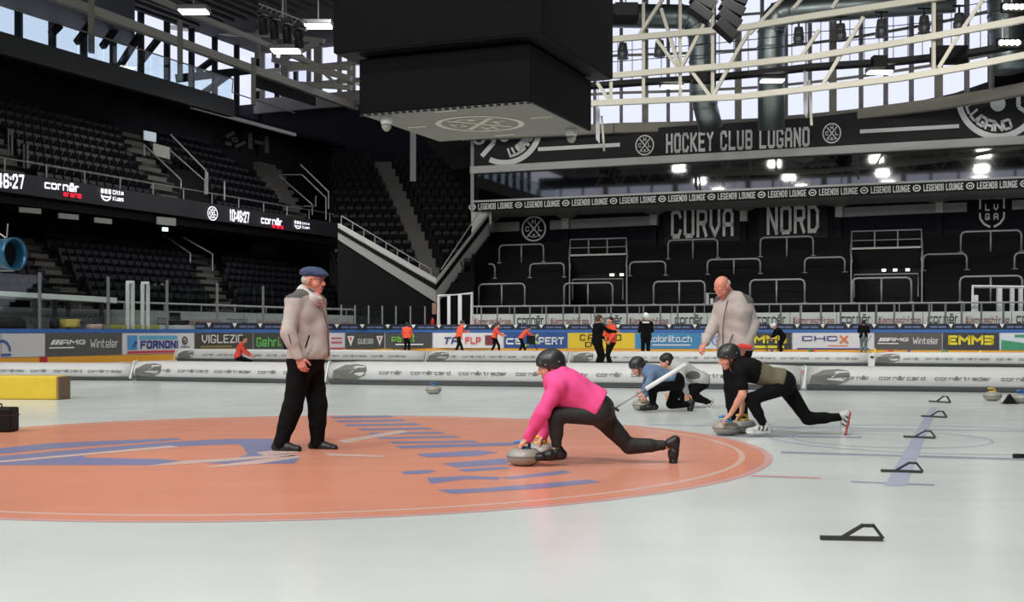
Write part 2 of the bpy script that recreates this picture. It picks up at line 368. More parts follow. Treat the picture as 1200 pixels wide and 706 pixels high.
# end wall (behind the north terrace) with its clerestory
we = empty('wall_end', PEz(600, 0, 78), kind='structure')
MB().prism([PEz(250, 0, 78), PEz(556, 0, 78), PEz(556, 17.4, 78), PEz(250, 17.4, 78)], EN * -.3).build('corner_wall', M_NAVY, we)
MB().prism([PEz(300, 16.6, 77.6), PEz(560, 16.6, 77.6), PEz(560, 17.6, 77.6), PEz(300, 17.6, 77.6)], EN * .3).build('corner_sill', M_BEAM, we)
xs = [308, 334, 362, 373, 398, 412, 440, 470, 500, 530, 556]
for k in range(len(xs) - 1):
    MB().prism([PEz(xs[k], 17.5, 78), PEz(xs[k + 1], 17.5, 78), PEz(xs[k + 1], 21, 78), PEz(xs[k], 21, 78)], EN * -.02).build('pane', M_PANE, we)
    MB().bar(PEz(xs[k], 17.5, 77.8), PEz(xs[k], 21, 77.8), .55 if k % 2 else .3).build('mullion', M_TRUSS, we)
for z in (18.4, 19.6): MB().bar(PEz(300, z, 77.8), PEz(556, z, 77.8), .3).build('transom', M_TRUSS, we)

DX = [(540, 71.2), (640, 70), (720, 68.7), (800, 68.2), (887, 67.2), (950, 65.8), (1000, 64.5), (1054, 62.8), (1100, 61.4), (1160, 59.2), (1200, 57.6), (1320, 53)]
def DW(x): return float(np.interp(x, [a for a, b in DX], [b for a, b in DX]))
def PW(x, z, off=0.0):
    Y = DW(x) - off; return Vector(((x - 600) / F * Y, Y, z))
w1 = empty('window_1', PW(900, 13), kind='structure')
cols = [556, 583, 610, 640, 668, 697, 728, 756, 783, 810, 837, 865, 893, 921, 949, 976, 1009, 1038, 1068, 1100, 1133, 1162]
thick = (640, 756, 865, 976, 1100)
zr = [13.0, 14.85, 17.0, 19.0, 21.0]
pane_n = 0
for i in range(len(cols) - 1):
    for j in range(4):
        a, b = cols[i], cols[i + 1]
        MB().prism([PW(a, zr[j]), PW(b, zr[j]), PW(b, zr[j + 1]), PW(a, zr[j + 1])], (0, .03, 0)).build('pane', M_PANE, w1)
for c in cols:
    MB().bar(PW(c, 12.9, .1), PW(c, 21, .1), .34 if c in thick else .17, .3, up=(0, 1, 0)).build('mullion', M_BEAM if c in thick else mat('mullion_grey', (128, 124, 128), .7), w1)
for z in zr[1:4]:
    for i in range(len(cols) - 1): MB().bar(PW(cols[i], z, .06), PW(cols[i + 1], z, .06), .1, .14).build('transom', M_BEAM, w1)
t1 = empty('trim_1', PW(900, 12.6), kind='structure')
for i in range(len(DX) - 1):
    MB().bar(PW(DX[i][0], 12.75, .4), PW(DX[i + 1][0], 12.75, .4), .5, .55).build('sill_beam', M_BEAM, t1)
MB().prism([PW(1160, 12.6), PW(1320, 12.6), PW(1320, 21), PW(1160, 21)], (0, .3, 0)).build('dark_wall', M_DARK, we)

# ---------------------------------------------------------------- north end block: back wall, terrace, lounge
BW = 75.5
n1 = empty('wall_north', PEz(860, 0, BW), kind='structure')
MB().prism([PEz(553, 0, BW), PEz(1330, 0, BW), PEz(1330, 12.6, BW), PEz(553, 12.6, BW)], EN * -.3).build('back_wall', M_NAVY, n1)
# light stripe on the back wall, interrupted by lettering panels
def onwall(x, y, lift=.05): return PE(x, y, BW) + EN * lift
def stripe_y(x): return 267 - (x - 575) * (267 - 240) / 625.0
for x0, x1 in ((576, 609), (645, 662), (668, 763), (985, 1098), (1104, 1133), (1186, 1330)):
    MB().prism([onwall(x0, stripe_y(x0) + 5.5), onwall(x1, stripe_y(x1) + 5.5), onwall(x1, stripe_y(x1) - 5.5), onwall(x0, stripe_y(x0) - 5.5)], EN * .04).build('wall_stripe', M_GREYM, n1)
# pilasters with light collars and flared corbels under the lounge
FZ = 8.35
for x in (576, 665, 768, 873, 984, 1101, 1225):
    MB().prism([onwall(x - 3, 300), onwall(x + 3, 300), onwall(x + 3, 225), onwall(x - 3, 225)], EN * .35).build('pilaster', M_NAVY, n1)
    sy = stripe_y(x)
    MB().prism([onwall(x - 4, sy + 6), onwall(x + 4, sy + 6), onwall(x + 4, sy - 6), onwall(x - 4, sy - 6)], EN * .45).build('collar', M_GREYL, n1)
    p = [onwall(x - 3, sy - 7), onwall(x + 3, sy - 7), onwall(x + 3, sy - 9), onwall(x - 3, sy - 9)]
    q0, q1 = PEz(x - 15, FZ, 71.4), PEz(x + 12, FZ, 71.4); r0, r1 = PEz(x - 15, FZ, BW), PEz(x + 12, FZ, BW)
    c0, c1 = onwall(x - 4, sy - 6), onwall(x + 4, sy - 6); f0, f1 = c0 + EN * .5, c1 + EN * .5
    MB().hexa([f0, f1, c1, c0, q0, q1, r1, r0]).build('corbel', M_GREYM, n1)
# lounge slab with fascia ribbon, glass front, banner
lo = empty('wall_lounge', PEz(860, FZ, 71), kind='structure')
MB().hexa([PEz(553, FZ, 71), PEz(1330, FZ, 71), PEz(1330, FZ, BW), PEz(553, FZ, BW), PEz(553, FZ + .5, 71), PEz(1330, FZ + .5, 71), PEz(1330, FZ + .5, BW), PEz(553, FZ + .5, BW)]).build('lounge_slab', M_GREYM, lo)
def PF(x0, x1, z0, z1, Y0, lift=.06):
    e = EN * lift
    return bil(PEz(x0, z0, Y0) + e, PEz(x1, z0, Y0) + e, PEz(x1, z1, Y0) + e, PEz(x0, z1, Y0) + e)
fas = MB().prism([PEz(553, FZ, 71), PEz(1330, FZ, 71), PEz(1330, FZ + .55, 71), PEz(553, FZ + .55, 71)], EN * .05).build('fascia_ribbon', M_BLACK, lo)
MB().prism([PEz(553, FZ + .55, 71), PEz(1330, FZ + .55, 71), PEz(1330, FZ + .66, 71), PEz(553, FZ + .66, 71)], EN * .12).build('fascia_edge', M_GREYL, lo)
tm = MB(); x = 561
while x < 1290:     # repeated LEGENDS LOUNGE lettering with small badges
    sc_ = 71 / YE(x, 71); wtxt = 41 * sc_; wb_ = 14 * sc_
    P = PF(x, x + wtxt, FZ + .1, FZ + .46, 71, .08); text(tm, 'LEGENDS LOUNGE', P, .42, .17, .1)
    P = PF(x - wb_ * .8, x - wb_ * .2, FZ + .1, FZ + .46, 71, .08); ring(tm, P, .5, .5, .5, .5, .3, 16); rect(tm, P, .3, .4, .7, .6)
    x += (wtxt + wb_)
tm.build('ribbon_lettering', M_PRINT, fas)
gz0, gz1 = FZ + .66, 10.65
gx = [555, 600, 645, 690, 735, 780, 825, 870, 915, 960, 1005, 1050, 1095, 1140, 1185, 1230, 1330]
for a, b in zip(gx[:-1], gx[1:]):
    MB().prism([PEz(a, gz0, 71.3), PEz(b, gz0, 71.3), PEz(b, gz1, 71.3), PEz(a, gz1, 71.3)], EN * -.03).build('lounge_pane', M_LOUNGE, lo)
MB().prism([PEz(553, gz1, 71.2), PEz(1330, gz1, 71.2), PEz(1330, gz1 + .42, 71.2), PEz(553, gz1 + .42, 71.2)], EN * .3).build('banner_beam', M_GREYL, lo)
MB().bar(PEz(553.5, FZ, 71), PEz(553.5, 12.8, 71), .2).build('end_post', M_GREYM, lo)
BZ0 = gz1 + .42
bp = [PEz(553, BZ0, 71.1), PEz(1330, BZ0, 71.1)] + [PEz(1330, 15.2, 71.1), PEz(1200, 14.45, 71.1), PEz(1120, 13.5, 71.1), PEz(1040, 12.95, 71.1), PEz(950, 12.7, 71.1), PEz(553, 12.7, 71.1)]
ban = MB().prism(bp, EN * .05).build('club_banner', mat('banner_black', (20, 20, 24), .7, var=.1), lo)
tm = MB()
def ban_map(x0, yb0, yt0, x1, yb1, yt1):
    e = EN * .09
    return bil(PE(x0, yb0, 71.1) + e, PE(x1, yb1, 71.1) + e, PE(x1, yt1, 71.1) + e, PE(x0, yt0, 71.1) + e)
text(tm, 'HOCKEY CLUB LUGANO', ban_map(781, 180, 157, 949, 172, 149), .44, .17, .13)
for a, b in ((631, 727), (1008, 1124)):
    ya = 175 - (a - 631) * .055; yb = 175 - (b - 631) * .055
    rect(tm, ban_map(a, ya + 2.5, ya - 2, b, yb + 2.5, yb - 2), 0, 0, 1, 1)
for cx, cy in ((756, 171), (975, 157)): club_badge(tm, ban_map(cx - 11, cy + 12, cy - 12, cx + 11, cy + 11, cy - 13))
# big round LUGANO roundels, cropped by the banner edges
def roundel(tm, cx, cy, r, a0, a1, la):
    P = ban_map(cx - r, cy + r, cy - r, cx + r, cy + r, cy - r)
    ring(tm, P, .5, .5, .5, .5, .14, 30, a0, a1)
    n = 6
    for k, ch in enumerate('LUGANO'):
        a = la[0] + (la[1] - la[0]) * k / 5; c, s_ = math.cos(a), math.sin(a); w_, h_ = .055, .13
        def Q(u, v, c=c, s_=s_):
            rr = .5 * .80 - (1 - v) * 0 - .13 + v * -.0; tx, ty = -s_, c
            # letters stand on the inner side of the ring, upright along the rim
            uu = (u - .5) * 2 * w_; vv = v * h_
            return P(.5 + c * (.405 - vv) + (-s_) * uu, .5 + s_ * (.405 - vv) + c * uu)
        text(tm, ch, Q, .75, .24)
    return P
P = roundel(tm, 592, 150, 44, -2.0, -0.22, (-1.25, -0.35)); disc(tm, P, .5, .28 + .1, .07, .07); 
line2(tm, P, (.2, .12), (.36, .3), .06); line2(tm, P, (.36, .3), (.36, .42), .06); ring(tm, P, .16, .36, .09, .09, .4, 14)
P = roundel(tm, 1170, 114, 50, -3.05, -0.6, (-2.75, -1.25)); disc(tm, P, .5, .42, .09, .09)
line2(tm, P, (.74, .60), (.74, .38), .05); line2(tm, P, (.74, .38), (.95, .24), .05)
tm.build('banner_lettering', M_PRINT, ban)

# lettering on the back wall
def sign_on_wall(name, s, x0, yb0, yt0, x1, yb1, yt1, pw, **kw):
    r = MB().prism([onwall(x0 - pw, yb0 + 6, .06), onwall(x1 + pw, yb1 + 6, .06), onwall(x1 + pw, yt1 - 6, .06), onwall(x0 - pw, yt0 - 6, .06)], EN * .05).build(name, M_BLACK, n1)
    P = bil(onwall(x0, yb0, .13), onwall(x1, yb1, .13), onwall(x1, yt1, .13), onwall(x0, yt0, .13))
    text(MB(), s, P, **kw).build('sign_lettering', M_PRINT, r)
sign_on_wall('sign_panel', 'CURVA', 787, 280, 246.5, 860, 277, 243.5, 8, w=.46, t=.15, gap=.13)
sign_on_wall('sign_panel', 'NORD', 899, 276, 242, 960, 273, 240, 10, w=.46, t=.15, gap=.13)
bm_ = MB(); P = bil(onwall(612, 284, .14), onwall(641, 283, .14), onwall(641, 253, .14), onwall(612, 254, .14)); club_badge(bm_, P); bm_.build('wall_badge', M_PRINT, n1)
bm_ = MB(); P = bil(onwall(1147, 268, .14), onwall(1178, 267, .14), onwall(1178, 231, .14), onwall(1147, 232, .14))
for pts in (((.05, .62), (.05, .97), (.42, .97)), ((.95, .62), (.95, .97), (.58, .97)), ((.04, .5), (.06, .3), (.2, .14), (.43, .03)), ((.96, .5), (.94, .3), (.8, .14), (.57, .03))):
    for a, b in zip(pts[:-1], pts[1:]): line2(bm_, P, a, b, .07)
for ch, u, v in (('L', .24, .56), ('V', .56, .56), ('G', .24, .26), ('A', .56, .26)): text(bm_, ch, sub(P, u, v, u + .18, v + .22), .7, .24)
bm_.build('shield_emblem', M_PRINT, n1)

# stepped terrace
ter = empty('floor_terrace', PEz(860, 0, 70), kind='structure')
NS = 15
def tz(k): return 1.55 + k * (6.35 - 1.55) / (NS - 1)
def tY(k): return 66.0 + k * (75.3 - 66.0) / NS
VOM = ((665, 731), (997, 1083))
for k in range(NS):
    segs = [(549 + k * .6, 1330)]
    if 4 <= k <= 10:
        segs = []; a = 549 + k * .6
        for v0, v1 in VOM: segs.append((a, v0)); a = v1
        segs.append((a, 1330))
    for a, b in segs:
        y0, y1 = tY(k), tY(k + 1)
        MB().hexa([PEz(a, 0, y0), PEz(b, 0, y0), PEz(b, 0, y1), PEz(a, 0, y1), PEz(a, tz(k), y0), PEz(b, tz(k), y0), PEz(b, tz(k), y1), PEz(a, tz(k), y1)]).build('terrace_step', M_TERR, ter)
    
def tpt(x, y, k): return W(x, y, YE(x, tY(k) + .3))
def crush(x0, x1, yt, k, mids):
    """crush barrier: tubular arch with a middle leg"""
    Y0 = tY(k) + .35; zt = H0 + (HZ - yt) / F * YE((x0 + x1) / 2, Y0); zb = tz(k)
    zt = max(zt, zb + .8)
    r = empty('crush_barrier', PEz((x0 + x1) / 2, zb, Y0), 'grey tubular crush barrier standing on the dark terrace', 'barrier', 'crush barriers on the terrace')
    a, b = PEz(x0, zb, Y0), PEz(x1, zb, Y0); c = Vector((0, 0, zt - zb)); u = (b - a).normalized() * .22; dz = Vector((0, 0, .22))
    pts = [a, a + c - dz, a + c - dz * .3 + u * .3, a + c + u, b + c - u, b + c - dz * .3 - u * .3, b + c - dz, b]
    MB().tube(pts, .055, 6).build('frame_tube', M_RAIL, r, True)
    for m in mids:
        q = PEz(m, zb, Y0); MB().tube([q, q + c], .05, 6).build('middle_leg', M_RAIL, r, True)
    for q in (a, b): MB().box(q + Vector((0, 0, .03)), (.24, .24, .06)).build('foot_plate', M_RAIL, r)
    return r
CB = [(585, 637, 287, 11, [611]), (621, 661, 309, 8, []), (553, 580, 310, 8, []), (561, 615, 333, 3, [588]), (661, 718, 332, 3, [689]),
      (738, 780, 307, 8, []), (783, 841, 281, 11, [812]), (766, 826, 330, 3, [796]), (829, 891, 304, 8, [860]), (891, 953, 278, 11, [922]),
      (943, 990, 302, 8, []), (879, 943, 328, 3, [910]), (999, 1068, 326, 3, [1033]), (1082, 1133, 298, 8, []), (1126, 1197, 271, 11, [1161]),
      (1189, 1250, 296, 8, []), (1125, 1198, 324, 3, [1161])]
crush_labels = ['below the round badge', 'under the round badge, right of it', 'beside the white corner beam', 'nearest the white corner frame', 'in front of the left stair opening',
 'right of the left stair opening', 'right under the word CURVA', 'left of the bald man, lowest row', 'behind the bald man', 'right under the word NORD', 'left of the right stair opening',
 'right of the bald man, lowest row', 'in front of the right stair opening', 'right of the right stair opening', 'under the shield emblem', 'at the right edge of the picture', 'behind the white gate frame on the right']
for c, l in zip(CB, crush_labels):
    o = crush(*c); o['label'] = 'grey tubular crush barrier on the dark terrace, ' + l
def vomitory(x0, x1, ytop, ybot, yrail, side, lab):
    """stair opening in the terrace with guard rails above and beside it"""
    r = empty('stair_opening', PEz((x0 + x1) / 2, tz(3), tY(4)), lab, 'stair opening')
    Yb, Yf = tY(11) - .05, tY(4)
    z1 = H0 + (HZ - ytop) / F * YE((x0 + x1) / 2, Yb)
    MB().hexa([PEz(x0, 0, Yf), PEz(x0 + 1, 0, Yf), PEz(x0 + 1, 0, Yb), PEz(x0, 0, Yb), PEz(x0, tz(4), Yf), PEz(x0 + 1, tz(4), Yf), PEz(x0 + 1, z1, Yb), PEz(x0, z1, Yb)]).build('side_wall', M_TERR, r)
    MB().hexa([PEz(x1 - 1, 0, Yf), PEz(x1, 0, Yf), PEz(x1, 0, Yb), PEz(x1 - 1, 0, Yb), PEz(x1 - 1, tz(4), Yf), PEz(x1, tz(4), Yf), PEz(x1, z1, Yb), PEz(x1 - 1, z1, Yb)]).build('side_wall', M_TERR, r)
    MB().prism([PEz(x0, z1 - 1.1, Yb - .1), PEz(x1, z1 - 1.1, Yb - .1), PEz(x1, z1, Yb - .1), PEz(x0, z1, Yb - .1)], EN * -.2).build('lintel', M_TERR, r)
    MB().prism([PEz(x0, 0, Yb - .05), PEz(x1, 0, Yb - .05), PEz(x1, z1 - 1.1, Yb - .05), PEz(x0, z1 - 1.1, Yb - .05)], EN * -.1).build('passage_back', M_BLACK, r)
    MB().bar(PEz(x0, z1, Yb - .2), PEz(x1, z1, Yb - .2), .12, .1).build('light_edge', M_GREYL, r)
    zr = z1 + .95
    MB().tube([PEz(x0, zr - 1.9, Yf - .2), PEz(x0 - 1, zr - 1.2, (Yf + Yb) / 2), PEz(x0, zr, Yb), PEz(x1, zr, Yb), PEz(x1 + 1, zr - 1.2, (Yf + Yb) / 2), PEz(x1, zr - 1.9, Yf - .2)], .05, 6).build('top_rail', M_RAIL, r, True)
    MB().tube([PEz(x0, zr - .5, Yb), PEz(x1, zr - .5, Yb)], .03, 6).build('middle_rail', M_RAIL, r)
    for q in (0, .33, .66, 1):
        xx = x0 + (x1 - x0) * q; MB().tube([PEz(xx, z1 - .1, Yb), PEz(xx, zr, Yb)], .04, 6).build('rail_post', M_RAIL, r)
    for xx in (x0 - .5, x1 + .5): MB().tube([PEz(xx, tz(3), Yf - .2), PEz(xx, zr - 1.9, Yf - .2)], .04, 6).build('rail_post', M_RAIL, r)
    MB().tube([PEz(x0 + 3, tz(4), Yf + 1), PEz(x0 + 3, tz(8) - .2, Yf + 1), PEz(x1 - 4, tz(8) - .2, Yf + 1), PEz(x1 - 4, tz(4), Yf + 1)], .045, 6).build('inner_rail', M_RAIL, r)
    for m in ((.74, .92) if side == 0 else (.46, .62, .8)):
        MB().prism([PEz(x0 + (x1 - x0) * m - 2.5, z1 - 1.28, Yb - .3), PEz(x0 + (x1 - x0) * m + 2.5, z1 - 1.28, Yb - .3), PEz(x0 + (x1 - x0) * m + 2.5, z1 - 1.13, Yb - .3), PEz(x0 + (x1 - x0) * m - 2.5, z1 - 1.13, Yb - .3)], EN * -.1).build('passage_lamp', mat('passage_lamp', (235, 235, 225), .5, emit=1.2), r)
vomitory(668, 734, 299, 342, 285, 0, 'dark stair opening with grey rails left of the word CURVA')
vomitory(998, 1080, 291, 336, 275, 1, 'dark stair opening with grey rails right of the word NORD')
# front wall of the terrace with the sponsor strip
fw = empty('wall_front', PEz(860, 0, 64.9, .37), kind='structure')
ZF = 2.08
def PS(x, z, lift=0.0): return PEz(x, z, 64.9, .37) + EN * lift
MB().prism([PS(549, 0), PS(1330, 0), PS(1330, ZF - .02), PS(549, ZF - .02)], EN * -.3).build('front_wall', M_TERR, fw)
M_STRIP = mat('sponsor_strip', (216, 216, 214), .6, var=.1, ns=1)
M_STRIPT = mat('strip_black', (50, 48, 50), .6); M_STRIPR = mat('strip_red', (170, 110, 112), .6)
fx = 553; k = 0; edges = []
while fx < 1290:
    wd = 49 if k % 2 == 0 else 40
    b = min(fx + wd * (1 + (fx - 553) * .0003), 1300)
    if not (815 < (fx + b) / 2 < 835):
        pn = MB().prism([PS(fx + .3, 1.12, .02), PS(b - .3, 1.12, .02), PS(b - .3, ZF, .02), PS(fx + .3, ZF, .02)], EN * .04).build('sponsor_panel', M_STRIP, fw)
        P = bil(PS(fx, 1.12, .09), PS(b, 1.12, .09), PS(b, ZF, .09), PS(fx, ZF, .09))
        if k % 2: 
            text(MB(), 'cornèr', sub(P, .12, .42, .9, .9), .75, .14, .16).build('lettering', M_STRIPT, pn)
            rect(MB(), P, .55, .16, .88, .28).build('lettering', M_STRIPR, pn)
        else: text(MB(), '#iamcashfree', sub(P, .06, .34, .95, .78), .55, .14, .15).build('lettering', M_STRIPR, pn)
    fx = b; k += 1
# handrail above the strip
hr = empty('hand_rail', PS(860, ZF), 'long grey hand rail above the sponsor strip of the terrace', 'railing')
MB().tube([PS(553, ZF + .42, .1), PS(1330, ZF + .42, .1)], .05, 6).build('rail', M_RAIL, hr)
for x in range(560, 1330, 38): MB().tube([PS(x, ZF, .1), PS(x, ZF + .42, .1)], .025, 6).build('rail_post', M_RAIL, hr)

# ---------------------------------------------------------------- left grandstand
M_STAIR = mat('stair_grey', (72, 70, 66), .85, var=.15, ns=3)
ls = empty('floor_left_stand', LP(52, -42, 0), kind='structure')
def slab(Ya, Yb, a0, a1, z0, z1, name='row_step', m=M_DARK, par=None):
    return MB().hexa([LP(Ya, a0, z0), LP(Yb, a0, z0), LP(Yb, a1, z0), LP(Ya, a1, z0), LP(Ya, a0, z1), LP(Yb, a0, z1), LP(Yb, a1, z1), LP(Ya, a1, z1)]).build(name, m, par or ls)
NLO, NUP = 9, 9
def lo_a(k): return -36.3 - .85 * k
def lo_z(k): return 1.9 + .38 * k
def up_a(k): return -40.8 - .8 * k
def up_z(k): return 6.9 + .55 * k
for k in range(NLO): slab(36, 68, lo_a(k) + .5, lo_a(k) - .36, 0, lo_z(k))
for k in range(NUP): slab(38, 69.6, up_a(k) + .5, up_a(k) - .31, 6.5 if k < 1 else up_z(k) - .7, up_z(k))
slab(36, 72, -45, -45.3, 0, 9.5, 'rear_wall', M_BLACK)
slab(36, 90, -48.6, -48.9, 9.5, 14, 'rear_wall', M_BLACK)
slab(38, 69.6, -40.2, -48.6, 6.2, 6.5, 'tier_soffit', M_BLACK)
# LED ribbon on the upper tier front
led = slab(38, 69.6, -39.9, -40.3, 6.6, 7.42, 'led_ribbon', M_SCREEN)
def PR(x0, x1, y0a, y1a, y0b, y1b):
    e = LN * .06; return bil(PL(x0, y0a, -39.9) + e, PL(x1, y0b, -39.9) + e, PL(x1, y1b, -39.9) + e, PL(x0, y1a, -39.9) + e)
lw, lr = MB(), MB()
text(lw, '10:46:27', PR(-22, 27, 219, 202, 222, 205), .45, .17, .12)
text(lw, 'cornèr', PR(51, 92, 221, 211, 226, 216), .8, .2, .14); text(lr, 'arena', PR(73, 94, 230, 224, 233, 226), .7, .2, .14)
text(lw, '10:46:27', PR(268, 291, 259, 245, 262, 249), .45, .17, .12)
text(lw, 'cornèr', PR(305, 330, 262, 253, 265, 257), .8, .2, .14); text(lr, 'arena', PR(318, 331, 267, 262, 269, 264), .7, .2, .14)
for x, s_, y in ((117, 12, 221), (344, 8, 258.5)):
    P = PR(x, x + s_, y + 14 * s_ / 12, y, y + 16 * s_ / 12, y + 1.5)
    for u in (0, .36, .72): rect(lw, P, u, .62, u + .26, 1)
    ring(lw, P, .5, .5, .5, .5, .25, 12, -math.pi, 0); rect(lw, P, .2, .3, .8, .42)
    P = PR(x + s_ * 1.15, x + s_ * 2.2, y + 7 * s_ / 12, y + 2, y + 8 * s_ / 12, y + 3); text(lw, 'Citt', P, .6, .2) if False else text(lw, 'Città'.replace('à', 'a'), P, .6, .2)
    P = PR(x + s_ * 1.15, x + s_ * 2.2, y + 14 * s_ / 12, y + 9 * s_ / 12, y + 15.5 * s_ / 12, y + 10.5 * s_ / 12); text(lw, 'di Lugano', P, .6, .2)
P = PR(242, 254, 258, 241, 259.5, 243); club_badge(lw, P)
lw.build('led_lettering', M_LED, led); lr.build('led_lettering', M_LEDR, led)
hrl = empty('tier_rail', LP(52, -40.1, 7.42), 'thin grey safety rail along the front of the upper left tier', 'railing')
MB().tube([LP(38, -40.1, 7.95), LP(69.4, -40.1, 7.95)], .025, 6).build('rail', mat('rail_dim', (92, 93, 95), .55, .2), hrl)
for k in range(16): MB().tube([LP(39 + 2 * k, -40.1, 7.42), LP(39 + 2 * k, -40.1, 7.95)], .025, 6).build('rail_post', M_RAIL, hrl)

# aisles: (x at lowest row, x at top row, half width in metres along the row)
UA = [(16, -45, .75), (200, 150, .75), (350, 312, .8)]
LA = [(92, 25, .6), (262, 228, .6)]
def aisleY(A, a_lo, a_hi, a):
    y0, y1 = YL(A[0], a_lo), YL(A[1], a_hi); return y0 + (y1 - y0) * (a - a_lo) / (a_hi - a_lo)
for A in UA:
    for k in range(NUP):
        yc = aisleY(A, up_a(0), up_a(NUP - 1), up_a(k))
        for j in range(2): slab(yc - A[2], yc + A[2], up_a(k) + .5 - .4 * j, up_a(k) + .1 - .4 * j, up_z(k) - .2, up_z(k) + .02 + .27 * j, 'aisle_step', M_STAIR)
for A in LA:
    for k in range(NLO):
        yc = aisleY(A, lo_a(0), lo_a(NLO - 1), lo_a(k))
        for j in range(2): slab(yc - A[2], yc + A[2], lo_a(k) + .5 - .42 * j, lo_a(k) + .08 - .42 * j, lo_z(k) - .2, lo_z(k) + .02 + .19 * j, 'aisle_step', M_STAIR)

# seats
M_SEAT = mat('seat_plastic', (12, 12, 16), .45, var=.15, spec=.16)
sm = MB()
def seat_mesh(mb, M=Matrix.Identity(4)):
    b = len(mb.v)
    # +x is the direction the sitter faces
    prof = [(-.02, .42), (-.07, .62), (-.12, .84), (-.09, .86), (-.03, .64), (.03, .44)]
    for (y0, y1) in ((-.20, .20),):
        P = [Vector((x, y0, z)) for x, z in prof]; mb.prism(P, (0, y1 - y0, 0))
    P = [Vector((x, -.19, z)) for x, z in ((.02, .40), (.14, .66), (.20, .66), (.10, .38))]; mb.prism(P, (0, .38, 0))
    mb.box((.02, -.21, .24), (.06, .03, .48)); mb.box((.02, .21, .24), (.06, .03, .48))
    for i in range(b, len(mb.v)): mb.v[i] = tuple(M @ Vector(mb.v[i]))
    return mb
ang = math.atan2(LN.y, LN.x)
seats = []
LDIR = Vector((0.394, 0.919, 0))
for k in range(NUP):
    a = up_a(k); Y = 40.0
    while Y < 69:
        p = LP(Y, a, up_z(k)); x = px(p); Y += .5 * .919
        if x < -12 or x > 392: continue
        if any(abs(p.y - aisleY(A, up_a(0), up_a(NUP - 1), a)) < A[2] + .25 for A in UA): continue
        if k < 5 and (203 < x < 252 - 3 * k or 352 < x < 392): continue
        if k == NUP - 1 and x > 330: continue
        seats.append((p, ang, 'up', k))
for k in range(NLO - 1):
    a = lo_a(k); Y = 38.0
    while Y < 67:
        p = LP(Y, a, lo_z(k)); x = px(p); Y += .5 * .919
        if x < -12 or x > 395: continue
        if any(abs(p.y - aisleY(A, lo_a(0), lo_a(NLO - 1), a)) < A[2] + .25 for A in LA): continue
        if k > 3 and 225 < x < 262: continue
        seats.append((p, ang, 'lo', k))
# corner block rows between the white V beams
NC = 15
def cz(k): return 3.9 + .58 * k
def cY(k): return 67.2 + .8 * k
cb = empty('floor_corner_stand', W(480, 389, 70), kind='structure')
for k in range(NC):
    y0, y1 = cY(k), cY(k + 1); a, b = 386, 556
    MB().hexa([W(a, 389, y0) * 1, W(b, 389, y0), W(b, 389, y1), W(a, 389, y1)] + [Vector((W(q, 389, yy).x, yy, cz(k))) for q, yy in ((a, y0), (b, y0), (b, y1), (a, y1))]).build('row_step', M_DARK, cb)
    xc = 509 - k * (509 - 449) / (NC - 1)
    for j in range(2):
        q0, q1 = xc - 10, xc + 10; ya, yb = y0 + .4 * j, y0 + .4 * j + .4
        z0, z1 = cz(k) - .3, cz(k) + .03 + .28 * j
        MB().hexa([Vector((W(q, 389, yy).x, yy, z)) for z in (z0, z1) for q, yy in ((q0, ya - .03), (q1, ya - .03), (q1, yb), (q0, yb))]).build('aisle_step', M_STAIR, cb)
    if k > 0:
        xm = -13.2
        for i in range(-20, 8):
            X = W(xc, 389, y0).x + i * .52
            p = Vector((X, y0 + .45, cz(k))); x = px(p)
            if abs(x - xc) < 17 or x < 392 or x > 550: continue
            seats.append((p, -math.pi / 2 + .1, 'co', k))
seats = [s for s in seats if -8 < px(s[0]) < 560]
seats.sort(key=lambda s: s[0].y)
proto = seat_mesh(MB()).build('stadium_seat', M_SEAT, None, origin=(0, 0, 0))
SL = {'up': ('black folding stadium seat in the %s row from the front of the upper left tier', 'seats of the upper left tier'),
      'lo': ('black folding stadium seat in the %s row from the front of the lower left tier', 'seats of the lower left tier'),
      'co': ('black folding stadium seat in the %s row of the corner block above the white beams', 'seats of the corner block')}
rest = MB()
ORD = ('first', 'second', 'third', 'fourth', 'fifth', 'sixth', 'seventh', 'eighth', 'ninth', 'tenth', 'eleventh', 'twelfth', 'thirteenth', 'fourteenth', 'fifteenth')
for i, (p, r, t, k) in enumerate(seats):
    if i < 300:
        o = proto if i == 0 else proto.copy()
        if i: COL.objects.link(o)
        o.location = p; o.rotation_euler = (0, 0, r); props(o, SL[t][0] % ORD[k], 'seat', ORD[k] + ' row of ' + SL[t][1])
    else:
        seat_mesh(rest, Matrix.Translation(p) @ Matrix.Rotation(r, 4, 'Z'))
rest.build('distant_seats', M_SEAT, label='further rows of black folding stadium seats far back in the stands', cat='seats', kind='stuff')

M_RAILD = mat('rail_dim', (92, 93, 95), .55, .2)
# stair rails of the upper tier
def rail_set(name, pts_list, lab, depth):
    r = empty(name, W(*pts_list[0][0], depth), lab, 'railing')
    for pts in pts_list: MB().tube([W(x, y, d) for (x, y), d in zip(pts, np.linspace(depth + 1.5, depth, len(pts)))], .04, 6).build('rail', M_RAILD, r)
    return r
r = rail_set('stair_rail', [[(169, 170), (212, 211), (212, 222)], [(199, 176), (240, 212), (240, 228)], [(200, 158), (241, 200), (241, 228)], [(169, 170), (169, 183)], [(243, 202), (243, 228)], [(263, 213), (263, 235)]], 'grey stair rails beside the white sign in the upper left tier', 56.5)
r = rail_set('stair_rail', [[(327, 206), (366, 240), (366, 252)], [(354, 205), (382, 232), (382, 258)], [(352, 193), (385, 225), (385, 245)], [(327, 205), (354, 205)], [(370, 230), (370, 242), (356, 242)]], 'grey stair rails at the right end of the upper left tier', 66)
r = rail_set('stair_rail', [[(192, 276), (223, 297), (223, 308)], [(214, 278), (249, 298), (249, 318)]], 'dark grey stair rails rising from the lower left tier', 57)
